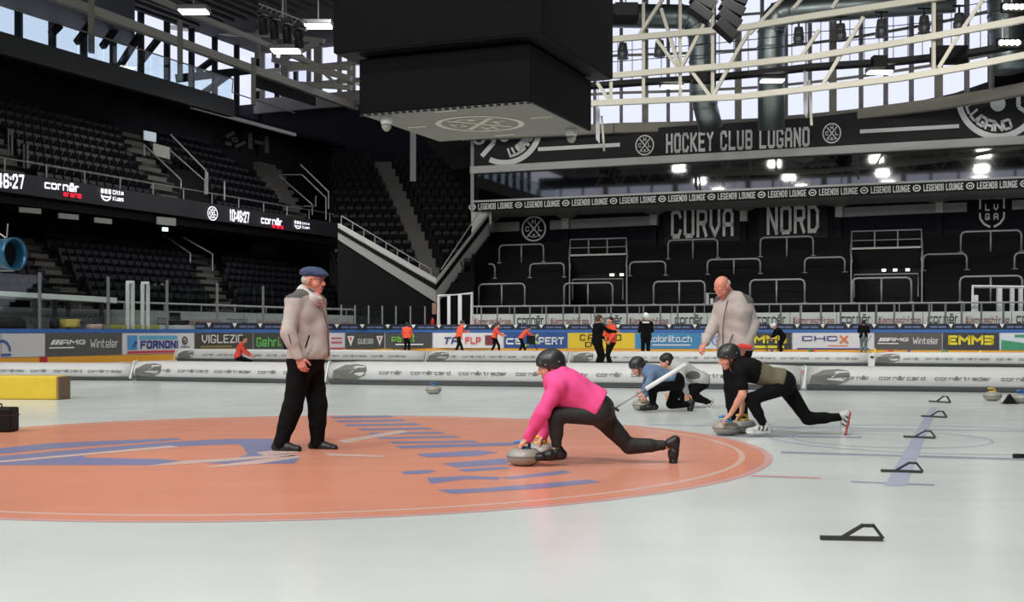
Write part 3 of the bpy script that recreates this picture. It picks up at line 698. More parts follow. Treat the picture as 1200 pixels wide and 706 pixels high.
r = rail_set('stair_rail', [[(10, 152), (10, 182)], [(14, 152), (14, 182)], [(28, 170), (28, 197)], [(32, 170), (32, 197)]], 'grey rail posts at the left edge of the upper tier', 49.5)
def plate(name, x0, y0, x1, y1, a, m, lab, cat, skew=2.0, th=.06):
    return MB().prism([PL(x0, y1, a), PL(x1, y1 + skew, a), PL(x1, y0 + skew, a), PL(x0, y0, a)], LN * th).build(name, m, label=lab, cat=cat)
M_SIGN = mat('sign_grey', (120, 120, 116), .6); M_SIGNB = mat('sign_pale', (176, 190, 200), .5)
plate('wall_sign', 22, 243, 47, 249, -39.9, M_SIGN, 'grey plate under the screen ribbon, leftmost of three', 'sign')
plate('wall_sign', 68, 250, 91, 256, -39.9, M_SIGN, 'grey plate under the screen ribbon, middle of three', 'sign')
plate('wall_sign', 110, 255, 130, 261, -39.9, M_SIGN, 'grey plate under the screen ribbon, right one of three', 'sign')
sg = plate('exit_sign', 183, 254, 205, 263, -39.9, M_SIGN, 'pale grey sign with a small glowing lamp under the screen ribbon', 'sign')
MB().prism([PL(190, 271, -39.8), PL(196, 271.4, -39.8), PL(196, 267, -39.8), PL(190, 266.6, -39.8)], LN * .05).build('sign_lamp', mat('exit_lamp', (200, 255, 235), .5, emit=1.5), sg)
plate('block_sign', 168, 153, 182, 164, -43, M_SIGNB, 'pale blue board on the rail of the upper tier stairs', 'sign', 3)
plate('block_sign', 179, 168, 198, 182, -42.6, M_SIGN, 'grey slanted board on the upper tier stairs', 'sign', 5)
e = empty('hanging_emblem', W(285, 165, 66), 'faint grey emblem letters on the black wall above the left tier', 'emblem')
tm = MB(); P = bil(PL(264, 172, -48), PL(288, 176, -48), PL(288, 157, -48), PL(264, 151, -48)); line2(tm, P, (.05, .55), (.45, .95), .16); line2(tm, P, (.5, .08), (.98, .5), .16); ring(tm, P, .48, .5, .16, .16, .5, 8); rect(tm, P, .0, .1, .3, .3)
P = bil(PL(291, 174, -48), PL(315, 180, -48), PL(315, 160, -48), PL(291, 154, -48)); rect(tm, P, 0, 0, .2, 1); rect(tm, P, .8, 0, 1, 1); rect(tm, P, .3, .4, .75, .6)
tm.build('emblem_print', mat('emblem_grey', (74, 74, 72), .7), e)

# upper balcony with glass rail and lean columns
bal = empty('floor_balcony', LP(55, -44, 13.4), kind='structure')
def balc(y_lo, y_hi, a, x0, x1): 
    return [PL(x0, y_lo(x0), a), PL(x1, y_lo(x1), a), PL(x1, y_hi(x1), a), PL(x0, y_hi(x0), a)]
zlo, zhi = 13.1, 14.05
slab(34, 66.6, -44, -44.4, zlo, zhi, 'balcony_fascia', mat('fascia_dark', (30, 31, 33), .7, var=.1), bal)
slab(34, 66.6, -44.4, -54.5, 13.7, 13.95, 'balcony_deck', M_DARK, bal)
slab(66.6, 82, -46.5, -54.5, 13.7, 13.95, 'balcony_deck', M_DARK, bal)
slab(66.6, 76, -46.3, -46.5, 13.55, 13.75, 'light_edge', M_GREYL, bal)
gp = [34 + 1.55 * k for k in range(22)]
for a, b in zip(gp[:-1], gp[1:]):
    MB().prism([LP(a + .03, -44.1, zhi), LP(b - .03, -44.1, zhi), LP(b - .03, -44.1, zhi + 1.15), LP(a + .03, -44.1, zhi + 1.15)], LN * -.03).build('glass_pane', glass_mat('rail_glass', (.82, .90, .90), .5), bal)
MB().tube([LP(34, -44.1, zhi + 1.17), LP(66.6, -44.1, zhi + 1.17), LP(70, -46.4, zhi + 1.1), LP(76, -46.4, zhi + 1.0)], .035, 6).build('glass_rail', M_STEEL, bal)
for q, (x0, y0, y1) in enumerate(((107, 12, 62), (211, 38, 95), (297, 82, 123))):
    MB().bar(W(x0, y1, YL(x0, -45)), W(x0, y0 - 14, YL(x0, -45)), .22, .3).build('column', M_BEAM, bal)
MB().bar(PL(-30, -38, -46), PL(470, 145, -46), .35, .45).build('eaves_beam', M_TRUSS, bal)
MB().bar(PL(-30, -90, -46.2), PL(470, 118, -46.2), .25, .3).build('eaves_beam', M_TRUSS, bal)
MB().hexa([PLz(-60, 18.3, -46), PLz(158, 18.3, -46), PLz(158, 18.3, -54), PLz(-60, 18.3, -54), PLz(-60, 18.6, -46), PLz(158, 18.6, -46), PLz(158, 18.6, -54), PLz(-60, 18.6, -54)]).build('balcony_soffit', mat('soffit_green_grey', (58, 62, 58), .7, var=.15), bal)
for x0, y0, x1, y1 in ((140, 78, 168, 34), (165, 72, 190, 40), (90, 50, 106, 28), (120, 55, 138, 30), (232, 83, 255, 66), (240, 108, 268, 88), (60, 40, 70, 30)):
    MB().bar(W(x0, y0, YL(x0, -52)), W(x1, y1, YL(x1, -52)), .32).build('brace', M_BLACK, bal)
MB().prism([PL(297, 85, -47.5), PL(367, 106, -47.5), PL(367, 124, -47.5), PL(297, 102, -47.5)], LN * .2).build('dark_panel', mat('panel_dark', (40, 40, 44), .8), bal)
MB().bar(PL(208, 92, -50), PL(297, 82, -50), .3, .5).build('brace', M_BLACK, bal)

# ---------------------------------------------------------------- white V-shaped corner beams
vb = empty('wall_corner_beams', W(512, 350, 65.8), kind='structure')
def vband(lt, lb, name, m, th):
    """lt / lb: top and bottom pixel rows at left end, vertex, right end"""
    L, C, R = (396, 62.5), (511, 65.6), (572, 71.6)
    for (xa, Ya), (xb, Yb), i, j in ((L, C, 0, 1), (C, R, 1, 2)):
        MB().prism([W(xa, lb[i], Ya), W(xb, lb[j], Yb), W(xb, lt[j], Yb), W(xa, lt[i], Ya)], Vector((.1, .45, 0)) - Vector((0, th, 0))).build(name, m, vb)
vband((262, 327, 249), (268, 334, 254), 'white_band', M_GREYL, .08)
vband((267, 333, 253), (273, 341, 262), 'black_band', M_BLACK, .0)
vband((272, 340, 261), (281, 355, 275), 'grey_band', M_GREYM, .1)
MB().prism([W(396, 279, 62.6), W(511, 353, 65.7), W(511, 389, 65.7), W(396, 389, 62.6)], (0, .3, 0)).build('under_wall', M_BLACK, vb)
MB().prism([W(511, 353, 65.7), W(572, 273, 71.7), W(572, 389, 71.7), W(511, 389, 65.7)], (0, .3, 0)).build('under_wall', M_BLACK, vb)
MB().prism([W(552, 246, 72), W(576, 245, 72), W(576, 262, 72), W(553, 295, 71)], (0, .4, 0)).build('grey_gusset', M_GREYL, vb)
MB().tube([W(400, 253, 63), W(505, 316, 65.8)], .03, 6).build('beam_rail', M_RAIL, vb); MB().tube([W(517, 316, 66), W(566, 242, 71)], .03, 6).build('beam_rail', M_RAIL, vb)
for k in range(9):
    q = k / 8; p = W(400 + 105 * q, 253 + 63 * q, 63 + 2.8 * q); MB().tube([p, p - Vector((0, 0, .5))], .025, 5).build('rail_post', M_RAIL, vb)
MB().bar(W(484, 148, 76), W(484, 213, 76), .35).build('column', M_GREYM, vb)
MB().prism([W(500, 165, 74), W(553, 165, 74), W(553, 196, 74), W(530, 199, 74)], (0, .3, 0)).build('soffit_flap', M_TERR, vb)

# ---------------------------------------------------------------- dasher boards round the ice
pl = [LP(Y, -33.6, 0) for Y in np.linspace(30, 58.4, 12)]
p0, p1, p2 = LP(58.4, -33.6, 0), Vector((-6.2, 63.9, 0)), Vector((-.45, 62.1, 0))
for t in np.linspace(0, 1, 14)[1:]: pl.append(p0 * (1 - t) ** 2 + p1 * 2 * t * (1 - t) + p2 * t * t)
for X in np.linspace(1, 32, 32): pl.append(Vector((X, 62 - .3 * X, 0)))
plx = [px(p) for p in pl]
def BD(x, z, lift=0.0):
    X = float(np.interp(x, plx, [p.x for p in pl])); Y = float(np.interp(x, plx, [p.y for p in pl])); p = Vector((X, Y, z))
    if lift:
        n = Vector((-X, -Y, 0)).normalized(); p += n * lift
    return p
brd = empty('wall_boards', BD(700, 0), kind='structure')
M_CORE = mat('board_white', (205, 205, 205), .5); M_BLUE = mat('rail_blue', (52, 100, 170), .4); M_YEL = mat('kick_yellow', (226, 160, 44), .45)
def P3(x0, x1, z0, z1, lift): return bil(BD(x0, z0, lift), BD(x1, z0, lift), BD(x1, z1, lift), BD(x0, z1, lift))
bx = [-150, -70, 0, 52, 142, 227.5, 296, 334, 404, 451, 507, 590, 665.5, 744, 822, 866, 928.5, 1024.5, 1104.5, 1171.5, 1260]
bx2 = sorted(set(bx + [365, 385, 425, 475, 530, 560]))
for a, b in zip(bx2[:-1], bx2[1:]):
    MB().prism([BD(a, 0), BD(b, 0), BD(b, 1.13), BD(a, 1.13)], (0, .25, 0)).build('board_core', M_CORE, brd)
    MB().prism([BD(a, 1.08, .05), BD(b, 1.08, .05), BD(b, 1.22, .05), BD(a, 1.22, .05)], (0, .3, 0)).build('top_rail', M_BLUE, brd)
    MB().prism([BD(a, 0, .06), BD(b, 0, .06), BD(b, .25, .06), BD(a, .25, .06)], (0, .1, 0)).build('kick_strip', M_YEL, brd)
MB().prism([BD(46, 0, .09), BD(54, 0, .09), BD(54, .25, .09), BD(46, .25, .09)], (0, .05, 0)).build('red_mark', mat('mark_red', (190, 40, 50), .5), brd)
def ad(x0, x1, rgb, name):
    pn = MB().prism([BD(x0 + .6, .27, .05), BD(x1 - .6, .27, .05), BD(x1 - .6, 1.06, .05), BD(x0 + .6, 1.06, .05)], (0, .04, 0)).build('ad_panel', mat('ad_' + name, rgb, .45, var=.04), brd)
    return pn, P3(x0, x1, .27, 1.06, .08)
def ink(mb, rgb, par, nm): mb.build('lettering', mat('ink_' + nm, rgb, .5, var=.03), par)
WH = (225, 225, 225)
pn, P = ad(0, 52, (205, 203, 204), 'pale'); tm = MB(); ring(tm, P, .02, .25, .2, .5, .25, 14, 0, math.pi); rect(tm, P, 0, .05, .22, .16); ink(tm, (70, 90, 150), pn, 'blue')
pn, P = ad(-70, 0, (205, 203, 204), 'pale')
for a, b, nm in ((52, 142, 'amg'), (1024.5, 1104.5, 'amg')):
    pn, P = ad(a, b, (84, 82, 82), 'dark_grey'); tm = MB(); text(tm, 'AMG', sub(P, .20, .50, .50, .72), .9, .24, .12, .15)
    for k in range(3): tm.poly([P(.06 + .05 * k, .50), P(.10 + .05 * k, .50), P(.135 + .05 * k, .72), P(.095 + .05 * k, .72)])
    text(tm, 'Winteler', sub(P, .57, .34, .95, .74), .5, .12, .12); rect(tm, P, .05, .34, .36, .4); ink(tm, WH, pn, 'white')
pn, P = ad(142, 227.5, (214, 212, 214), 'white2'); tm = MB(); rect(tm, P, .07, .22, .2, .9); ink(tm, (80, 150, 205), pn, 'sky')
tm = MB(); rect(tm, P, .225, .7, .75, .88); ink(tm, (90, 170, 200), pn, 'cyan'); tm = MB(); text(tm, 'FORNONI', sub(P, .24, .24, .76, .64), .62, .26, .1); line2(tm, P, (.14, .3), (.19, .6), .16, 4); ink(tm, (60, 66, 140), pn, 'indigo')
tm = MB(); rect(tm, P, .07, .03, .8, .15); ink(tm, (200, 60, 80), pn, 'crimson'); tm = MB(); ring(tm, P, .86, .62, .045, .22, .45, 14); rect(tm, P, .84, .5, .87, .66); rect(tm, P, .8, .28, .93, .33); ink(tm, (90, 90, 96), pn, 'slate')
pn, P = ad(227.5, 296, (66, 62, 54), 'olive_dark'); text(MB(), 'VIGLEZIO', sub(P, .12, .48, .82, .92), .55, .13, .14).build('lettering', mat('ink_white', WH, .5), pn); tm = MB(); rect(tm, P, .06, .12, .7, .2); rect(tm, P, .1, .26, .62, .33); ink(tm, (150, 128, 76), pn, 'gold')
pn, P = ad(296, 334, (60, 66, 58), 'green_dark'); text(MB(), 'Gehri.', sub(P, .1, .24, .85, .76), .6, .17, .12).build('lettering', mat('ink_green', (106, 190, 90), .5), pn)
pn, P = ad(334, 404, (214, 208, 214), 'lilac'); tm = MB(); rect(tm, P, .76, .62, .95, .72); rect(tm, P, .76, .34, .95, .46); rect(tm, P, .72, 0, 1, .1); ink(tm, (196, 90, 100), pn, 'rose')
pn, P = ad(404, 451, (72, 72, 74), 'grey2'); tm = MB(); text(tm, 'GUESS', sub(P, .32, .3, .7, .62), .5, .13, .14)
for u in (.06, .78): tm.poly([P(u, .8), P(u + .17, .8), P(u + .085, .15)])
ink(tm, WH, pn, 'white'); tm = MB()
for u in (.06, .78): tm.poly([P(u + .05, .72), P(u + .12, .72), P(u + .085, .45)])
for i_, v in enumerate(tm.v): tm.v[i_] = (v[0] * .9995, v[1] * .9995, v[2])
ink(tm, (200, 80, 80), pn, 'coral')
pn, P = ad(451, 507, (70, 68, 70), 'grey2'); tm = MB(); text(tm, 'pa', sub(P, .14, .4, .34, .86), .8, .16, .12); text(tm, 'it', sub(P, .52, .4, .62, .95), .5, .3, .3); ink(tm, (120, 190, 60), pn, 'lime'); tm = MB(); rect(tm, P, .22, .2, .8, .28); ink(tm, WH, pn, 'white')
pn, P = ad(507, 590, (216, 212, 214), 'white2'); text(MB(), 'TP', sub(P, .14, .26, .36, .72), .7, .22, .12, .25).build('lettering', mat('ink_navy', (60, 66, 120), .5), pn); text(MB(), 'FLP', sub(P, .46, .26, .68, .72), .7, .24, .12).build('lettering', mat('ink_red2', (214, 84, 76), .5), pn); tm = MB(); rect(tm, P, .74, .2, .9, .84); ink(tm, (120, 40, 50), pn, 'maroon')
pn, P = ad(590, 665.5, (40, 78, 140), 'royal'); tm = MB(); text(tm, 'ca', sub(P, .04, .24, .3, .78), .75, .2, .14); text(tm, 'PERT', sub(P, .55, .24, .94, .72), .75, .2, .14); ink(tm, WH, pn, 'white'); tm = MB(); line2(tm, P, (.34, .1), (.54, .9), .16, 4); line2(tm, P, (.54, .3), (.4, .8), .16, 4); ink(tm, (170, 200, 110), pn, 'lime2')
pn, P = ad(665.5, 744, (222, 190, 48), 'yellow'); tm = MB(); text(tm, 'CASINO', sub(P, .18, .5, .8, .9), .6, .15, .3); text(tm, 'D', sub(P, .26, .08, .36, .42), .6, .15); ink(tm, (60, 52, 30), pn, 'brown')
pn, P = ad(744, 822, (62, 132, 178), 'teal'); tm = MB(); text(tm, 'colorlito.ch', sub(P, .2, .42, .86, .84), .6, .16, .12); rect(tm, P, .26, .2, .84, .27); ink(tm, WH, pn, 'white')
pn, P = ad(822, 866, (210, 214, 222), 'white3'); tm = MB(); ring(tm, P, .5, .5, .24, .34, .2, 18); ring(tm, P, .5, .5, .12, .18, .4, 14); ink(tm, (120, 140, 190), pn, 'blue2')
for a, b in ((866, 928.5), (1104.5, 1171.5)):
    pn, P = ad(a, b, (56, 56, 64), 'charcoal'); tm = MB(); text(tm, 'EMM3', sub(P, .1, .3 if a > 1000 else .36, .9, .86), .8, .26, .12)
    if a < 1000: rect(tm, P, .2, .06, .85, .22)
    ink(tm, (228, 208, 40), pn, 'yellow')
pn, P = ad(928.5, 1024.5, (214, 212, 216), 'white2'); tm = MB(); text(tm, 'CHC', sub(P, .12, .5, .56, .82), 1.1, .2, .16); rect(tm, P, .06, .0, .94, .08); ink(tm, (78, 70, 140), pn, 'violet'); tm = MB(); text(tm, 'X', sub(P, .58, .34, .69, .86), .7, .24); rect(tm, P, .44, .2, .68, .25); ink(tm, (214, 120, 70), pn, 'orange')
pn, P = ad(1171.5, 1260, (214, 220, 214), 'white3'); tm = MB()
for k in range(3): tm.poly([P(.02, .6 - .2 * k), P(.5, .2 - .1 * k + .1), P(.5, .1 - .1 * k + .12), P(.02, .42 - .2 * k)])
ink(tm, (60, 150, 110), pn, 'emerald'); tm = MB(); rect(tm, P, .2, .75, .7, .9); ink(tm, (60, 150, 110), pn, 'emerald')
# dark pennant strip along the foot of the glass
M_PEN = mat('pennant_navy', (26, 30, 44), .6)
for a, b in zip(np.arange(229, 1260, 30.0), np.arange(259, 1290, 30.0)):
    s_ = MB().prism([BD(a, 1.2, .03), BD(b, 1.2, .03), BD(b, 1.5, .03), BD(a, 1.5, .03)], (0, .03, 0)).build('pennant_strip', M_PEN, brd)
    P = P3(a, b, 1.2, 1.5, .07); tm = MB(); tm.poly([P(.42, .95), P(.6, .95), P(.51, .3)]); tm.build('lettering', mat('ink_white', WH, .5), s_)
    tm = MB(); rect(tm, P, .02, .3, .32, .62); rect(tm, P, .7, .3, .98, .62); tm.build('lettering', mat('ink_steelblue', (90, 104, 140), .5), s_)
# glass and posts above the boards
gl_x = [-60, 46, 126, 195, 254, 308, 362] + [400, 416, 432, 448, 464, 481, 498] + [564, 583, 603, 621, 640, 660, 679, 697, 716, 735, 754, 774, 794, 814] + [838, 860, 882, 915, 938, 962, 985, 1007, 1027, 1048, 1070, 1089, 1108, 1127, 1150, 1176, 1202, 1230]
gwall = empty('wall_glass', BD(700, 1.2), kind='structure')
def gh(x): return 3.05 if x < 380 else 2.35
for a, b in zip(gl_x[:-1], gl_x[1:]):
    if 490 < a < 560: continue
    MB().prism([BD(a, 1.2, -.1), BD(b, 1.2, -.1), BD(b, gh(b), -.1), BD(a, gh(a), -.1)], (0, .02, 0)).build('glass_pane', M_GLASS, gwall)
for a in gl_x: MB().bar(BD(a, 1.2, -.08), BD(a, gh(a) + .1, -.08), .075 if a > 380 else .09).build('glass_post', mat('post_grey', (104, 106, 108), .6), gwall)
# sponsor wall and front rail of the left stand
lf = empty('wall_left_front', LP(52, -35.4, 0), kind='structure')
MB().prism([LP(34, -35.5, 0), LP(66, -35.5, 0), LP(66, -35.5, 2.0), LP(34, -35.5, 2.0)], LN * -.2).build('front_wall', M_TERR, lf)
M_STRIPG = mat('sponsor_strip_pale', (150, 156, 156), .6, var=.08)
sxs = [-20, 30, 80, 130, 180, 222, 262, 300, 340, 380, 420, 460, 500]
for i, (a, b) in enumerate(zip(sxs[:-1], sxs[1:])):
    pn = MB().prism([PLz(a + .3, 1.1, -35.45), PLz(b - .3, 1.1, -35.45), PLz(b - .3, 1.98, -35.45), PLz(a + .3, 1.98, -35.45)], LN * .05).build('sponsor_panel', M_STRIPG, lf)
    P = bil(PLz(a, 1.1, -35.37), PLz(b, 1.1, -35.37), PLz(b, 1.98, -35.37), PLz(a, 1.98, -35.37)); 
    if i in (1, 2, 4, 6, 8, 10): text(MB(), 'cornèr', sub(P, .1, .36, .78, .8), .8, .12, .18).build('lettering', mat('strip_ink_grey', (70, 78, 86), .6), pn)
    elif i in (5, 7, 9, 11): text(MB(), '#iamcashfree', sub(P, .05, .3, .95, .66), .6, .14, .16).build('lettering', M_STRIPR, pn)
MB().tube([LP(34, -35.4, 2.28), LP(66, -35.4, 2.28)], .05, 6).build('rail', M_RAIL, lf)
for k in range(14): MB().tube([LP(36 + 2.2 * k, -35.4, 2), LP(36 + 2.2 * k, -35.4, 2.28)], .03, 6).build('rail_post', M_RAIL, lf)
# bench canopy behind the left boards
cn = empty('bench_canopy', PL(60, 388, -34.8), 'flat white canopy roof over the bench behind the left boards', 'canopy')
MB().hexa([PLz(-60, 2.35, -34.0), PLz(137, 2.2, -34.0), PLz(137, 2.2, -35.2), PLz(-60, 2.35, -35.2), PLz(-60, 2.5, -34.0), PLz(137, 2.4, -34.0), PLz(137, 2.4, -35.2), PLz(-60, 2.5, -35.2)]).build('roof_slab', M_WHITE, cn)
for x in (42, 64, 80, 119): MB().bar(PLz(x, 0, -34.8), PLz(x, 2.3, -34.8), .14).build('canopy_post', mat('post_dark', (70, 72, 74), .6), cn)
for (x, lab) in ((152, 'pair of slim white gate posts by the left boards, left one'), (170, 'pair of slim white gate posts by the left boards, right one')):
    r = empty('gate_post', BD(x, 1.2, -.32), lab, 'post')
    for d in (-3, 3): MB().bar(BD(x + d, 1.22, -.32), BD(x + d, 2.95, -.32), .12).build('upright', M_WHITE, r)
    MB().box(BD(x, 3.0, -.32), (.3, .1, .1)).build('cap', M_WHITE, r)
MB().prism([BD(-100, 0, -.35), BD(235, 0, -.35), BD(235, 1.15, -.35), BD(-100, 1.15, -.35)], (-.3, .85, 0)).build('bench_ledge', M_TERR, lf)
# things lying on the ledge behind the left boards
o = MB().box(BD(81, 1.42, -.8), (.62, .35, .3)).build('yellow_box', mat('box_yellow', (220, 190, 90), .6), label='small yellow box on the ledge behind the left boards', cat='box', bevel=.04)
o = MB().box(BD(111, 1.3, -.8), (.6, .35, .2)).build('pink_cushion', mat('cushion_pink', (214, 180, 172), .8), label='pale pink cushion on the ledge behind the left boards', cat='cushion', bevel=.07)
MB().box(BD(63, 1.4, -.8), (.3, .3, .38)).build('black_bag', M_BLACK, label='small black bag beside the yellow box behind the boards', cat='bag', bevel=.08)
MB().box(BD(12, 1.36, -1.0), (1.0, .35, .5)).build('black_bag', M_BLACK, label='large black bag at the left edge behind the boards', cat='bag', bevel=.15)
MB().prism([BD(122, 1.22, -.3), BD(186, 1.22, -.3), BD(186, 1.38, -.3), BD(122, 1.38, -.3)], (0, .1, 0)).build('yellow_strip', mat('strip_yellow', (196, 190, 80), .6), label='long yellow strip along the ledge behind the white gate posts', cat='strip')
MB().prism([BD(186, 1.22, -.3), BD(227, 1.22, -.3), BD(227, 1.38, -.3), BD(186, 1.38, -.3)], (0, .1, 0)).build('white_strip', M_WHITE, label='white strip along the ledge right of the yellow strip', cat='strip')
tr = empty('equipment_cart', PL(208, 388, -34.6), 'dark small cart standing behind the glass near the left boards', 'cart')
MB().box(PLz(208, 1.5, -34.6), (.9, .3, .18)).build('cart_body', M_BLACK, tr); MB().box(PLz(205, 1.75, -34.6), (.4, .25, .3)).build('cart_seat', M_BLACK, tr)
for x in (201, 215): MB().lathe([(.16, -.05), (.16, .05)], PLz(x, 1.3, -34.6), 12, Matrix.Rotation(math.pi / 2, 3, 'X')).build('wheel', M_BLACK, tr)
MB().box(PLz(208, .6, -34.6), (.6, .3, 1.2)).build('cart_base', M_BLACK, tr)
# white gate frames at both corners
def frame(pts, uprights, lab, Y):
    r = empty('rink_gate', W(pts[0][0], 389, Y), lab, 'gate'); r_ = .09
    MB().tube([W(x, y, Y) for x, y in pts], r_, 4).build('frame', M_WHITE, r)
    for x, y0, y1, w_ in uprights: MB().bar(W(x, y0, Y), W(x, y1, Y), w_).build('upright', M_WHITE, r)
    for p_ in (pts[0], pts[-1]): MB().bar(W(p_[0], p_[1], Y), Vector((W(p_[0], 389, Y).x, Y, 0)), .14).build('leg', M_WHITE, r)
    return r
frame([(514, 385), (514, 347), (553, 344), (553, 385)], [(526, 347, 385, .16), (539, 346, 385, .2)], 'white gate frame where the corner beams meet the boards', 64.0)
frame([(1140, 386), (1140, 336), (1212, 337), (1212, 386)], [(1143, 346, 386, .2), (1171, 338, 386, .2), (1186, 338, 386, .16), (1196, 338, 386, .16)], 'white gate frame at the right edge before the terrace', 57.0)
frame([(829, 386), (829, 344), (845, 344), (845, 386)], [(834, 350, 386, .14)], 'slim pale gate frame behind the bald man', 64.2)
MB().box(W(509, 362, 65), (.24, .1, .6)).build('fire_box', mat('sign_tan', (150, 110, 90), .6), label='small tan notice under the point of the corner beams', cat='sign')
ex = MB().lathe([(.02, 0), (.1, .02), (.1, .5), (.05, .6), (.03, .66)], W(507, 387, 64.4), 12).build('fire_extinguisher', mat('red_paint', (190, 40, 40), .4), label='red fire extinguisher below the tan notice at the corner', cat='extinguisher')

# ---------------------------------------------------------------- painted marks in the ice
I_OR = ice_mat('ice_orange', (220, 148, 122), .07); I_BL = ice_mat('ice_blue', (134, 136, 172), .08); I_PK = ice_mat('ice_pink', (216, 168, 164)); I_PALE = ice_mat('ice_pale', (214, 186, 176))
I_LB = ice_mat('ice_lightblue', (178, 186, 206)); I_LINE = ice_mat('ice_line', (160, 164, 178)); I_RED = ice_mat('ice_red', (214, 158, 160)); I_YL = ice_mat('ice_yellow', (218, 214, 176)); I_FAR = ice_mat('ice_far_red', (208, 150, 154))
DC, DR = Vector((-2.07, 11.47, 0)), 4.47
def gdisc(name, c, r, m, z, n=96): return MB().poly([(c.x + r * math.cos(2 * math.pi * k / n), c.y + r * math.sin(2 * math.pi * k / n), z) for k in range(n)]).build(name, m, floor)
def gring(name, c, r, w, m, z, n=96):
    mb = MB()
    for k in range(n):
        a, b = 2 * math.pi * k / n, 2 * math.pi * (k + 1) / n
        mb.poly([(c.x + q * math.cos(t), c.y + q * math.sin(t), z) for q, t in ((r, a), (r, b), (r - w, b), (r - w, a))])
    return mb.build(name, m, floor)
gdisc('ice_disc', DC, DR, I_PK, .002); gdisc('ice_disc', DC, DR - .07, I_OR, .003); gring('ice_ring', DC, DR - .24, .05, I_PALE, .0035)
def gpoly(name, pts, m, z): return MB().poly([(*G(x, y).xy, z) for x, y in pts]).build(name, m, floor)
for pts in ([(-60, 527), (0, 526), (60, 520), (208, 514), (214, 516), (60, 527), (0, 533), (-60, 534)], [(-60, 541), (70, 529), (208, 518), (270, 515), (285, 521), (160, 526), (95, 533), (100, 537), (190, 539), (232, 543), (180, 546), (0, 546), (-60, 546)],
            [(270, 515), (318, 515), (330, 521), (320, 527), (352, 537), (345, 544), (280, 545), (230, 543), (275, 538), (290, 533), (284, 524)]):
    LZ = globals().get('LZ', .0038) + .0002; gpoly('ice_logo', pts, I_BL, LZ)
for k, (x0, x1, y) in enumerate(((386, 455, 489), (392, 470, 493.5), (402, 487, 498), (418, 500, 503), (430, 515, 508), (440, 533, 513), (455, 555, 518.5))):
    gpoly('ice_logo', [(x0, y), (x1, y - 1.5), (x1 + 8, y + .8), (x0 + 6, y + 2.2)], I_BL, .004)
for pts in ([(462, 523.5), (600, 519), (612, 520), (598, 523), (470, 526.5)], [(487, 533), (560, 528.5), (585, 531), (560, 535), (500, 537)], [(518, 544), (590, 538), (600, 541), (592, 545), (535, 549)], [(535, 551), (590, 547.5), (600, 550), (545, 554)],
            [(470, 553.5), (500, 551.5), (512, 553), (500, 556), (475, 557)], [(500, 561), (545, 558.5), (585, 560), (585, 563), (545, 562.5), (520, 566), (505, 568)], [(512, 575), (560, 573.5), (690, 563), (705, 566), (640, 573), (530, 580)], [(585, 561), (660, 552), (670, 554.5), (650, 557.5), (600, 562.5)]):
    gpoly('ice_logo', pts, I_BL, .004)
for pts in ([(165, 548), (215, 541), (345, 533), (350, 535), (230, 544)], [(228, 550), (300, 540), (345, 534), (352, 537), (300, 545)], [(0, 541), (200, 523), (210, 525), (0, 543)], [(395, 517), (470, 505), (478, 507), (405, 520)], [(380, 532), (450, 535), (450, 537), (385, 535)], [(300, 531), (345, 526), (350, 531), (310, 535)]):
    gpoly('ice_scrape', pts, I_PALE, .0050)
for x0, y0, x1, y1, w_, m in ((840, 511, 1010, 513, 1.0, I_LINE), (915, 530.5, 1205, 539, 1.1, I_LINE), (880, 558, 962, 561, .8, I_RED), (997, 565, 1095, 569, .9, I_LINE), (760, 498, 1210, 506, .4, I_LB)):
    gpoly('ice_line', [(x0, y0 - w_), (x1, y1 - w_), (x1, y1 + w_), (x0, y0 + w_)], m, .002)
gpoly('ice_line', [(1036, 570), (1062, 570), (1098, 478), (1090, 478)], I_LB, .0022)
c = G(1042, 514.5); gring('ice_ring', Vector((c.x, c.y, 0)), 1.02, .03, I_LB, .0024); gring('ice_ring', Vector((c.x + .5, c.y + .1, 0)), 1.75, .04, I_LB, .0023)
c = G(590, 432); gdisc('ice_house', Vector((c.x, c.y, 0)), 4.2, I_YL, .002)
c = G(985, 437); gdisc('ice_house', Vector((c.x, c.y, 0)), 2.2, I_FAR, .002)


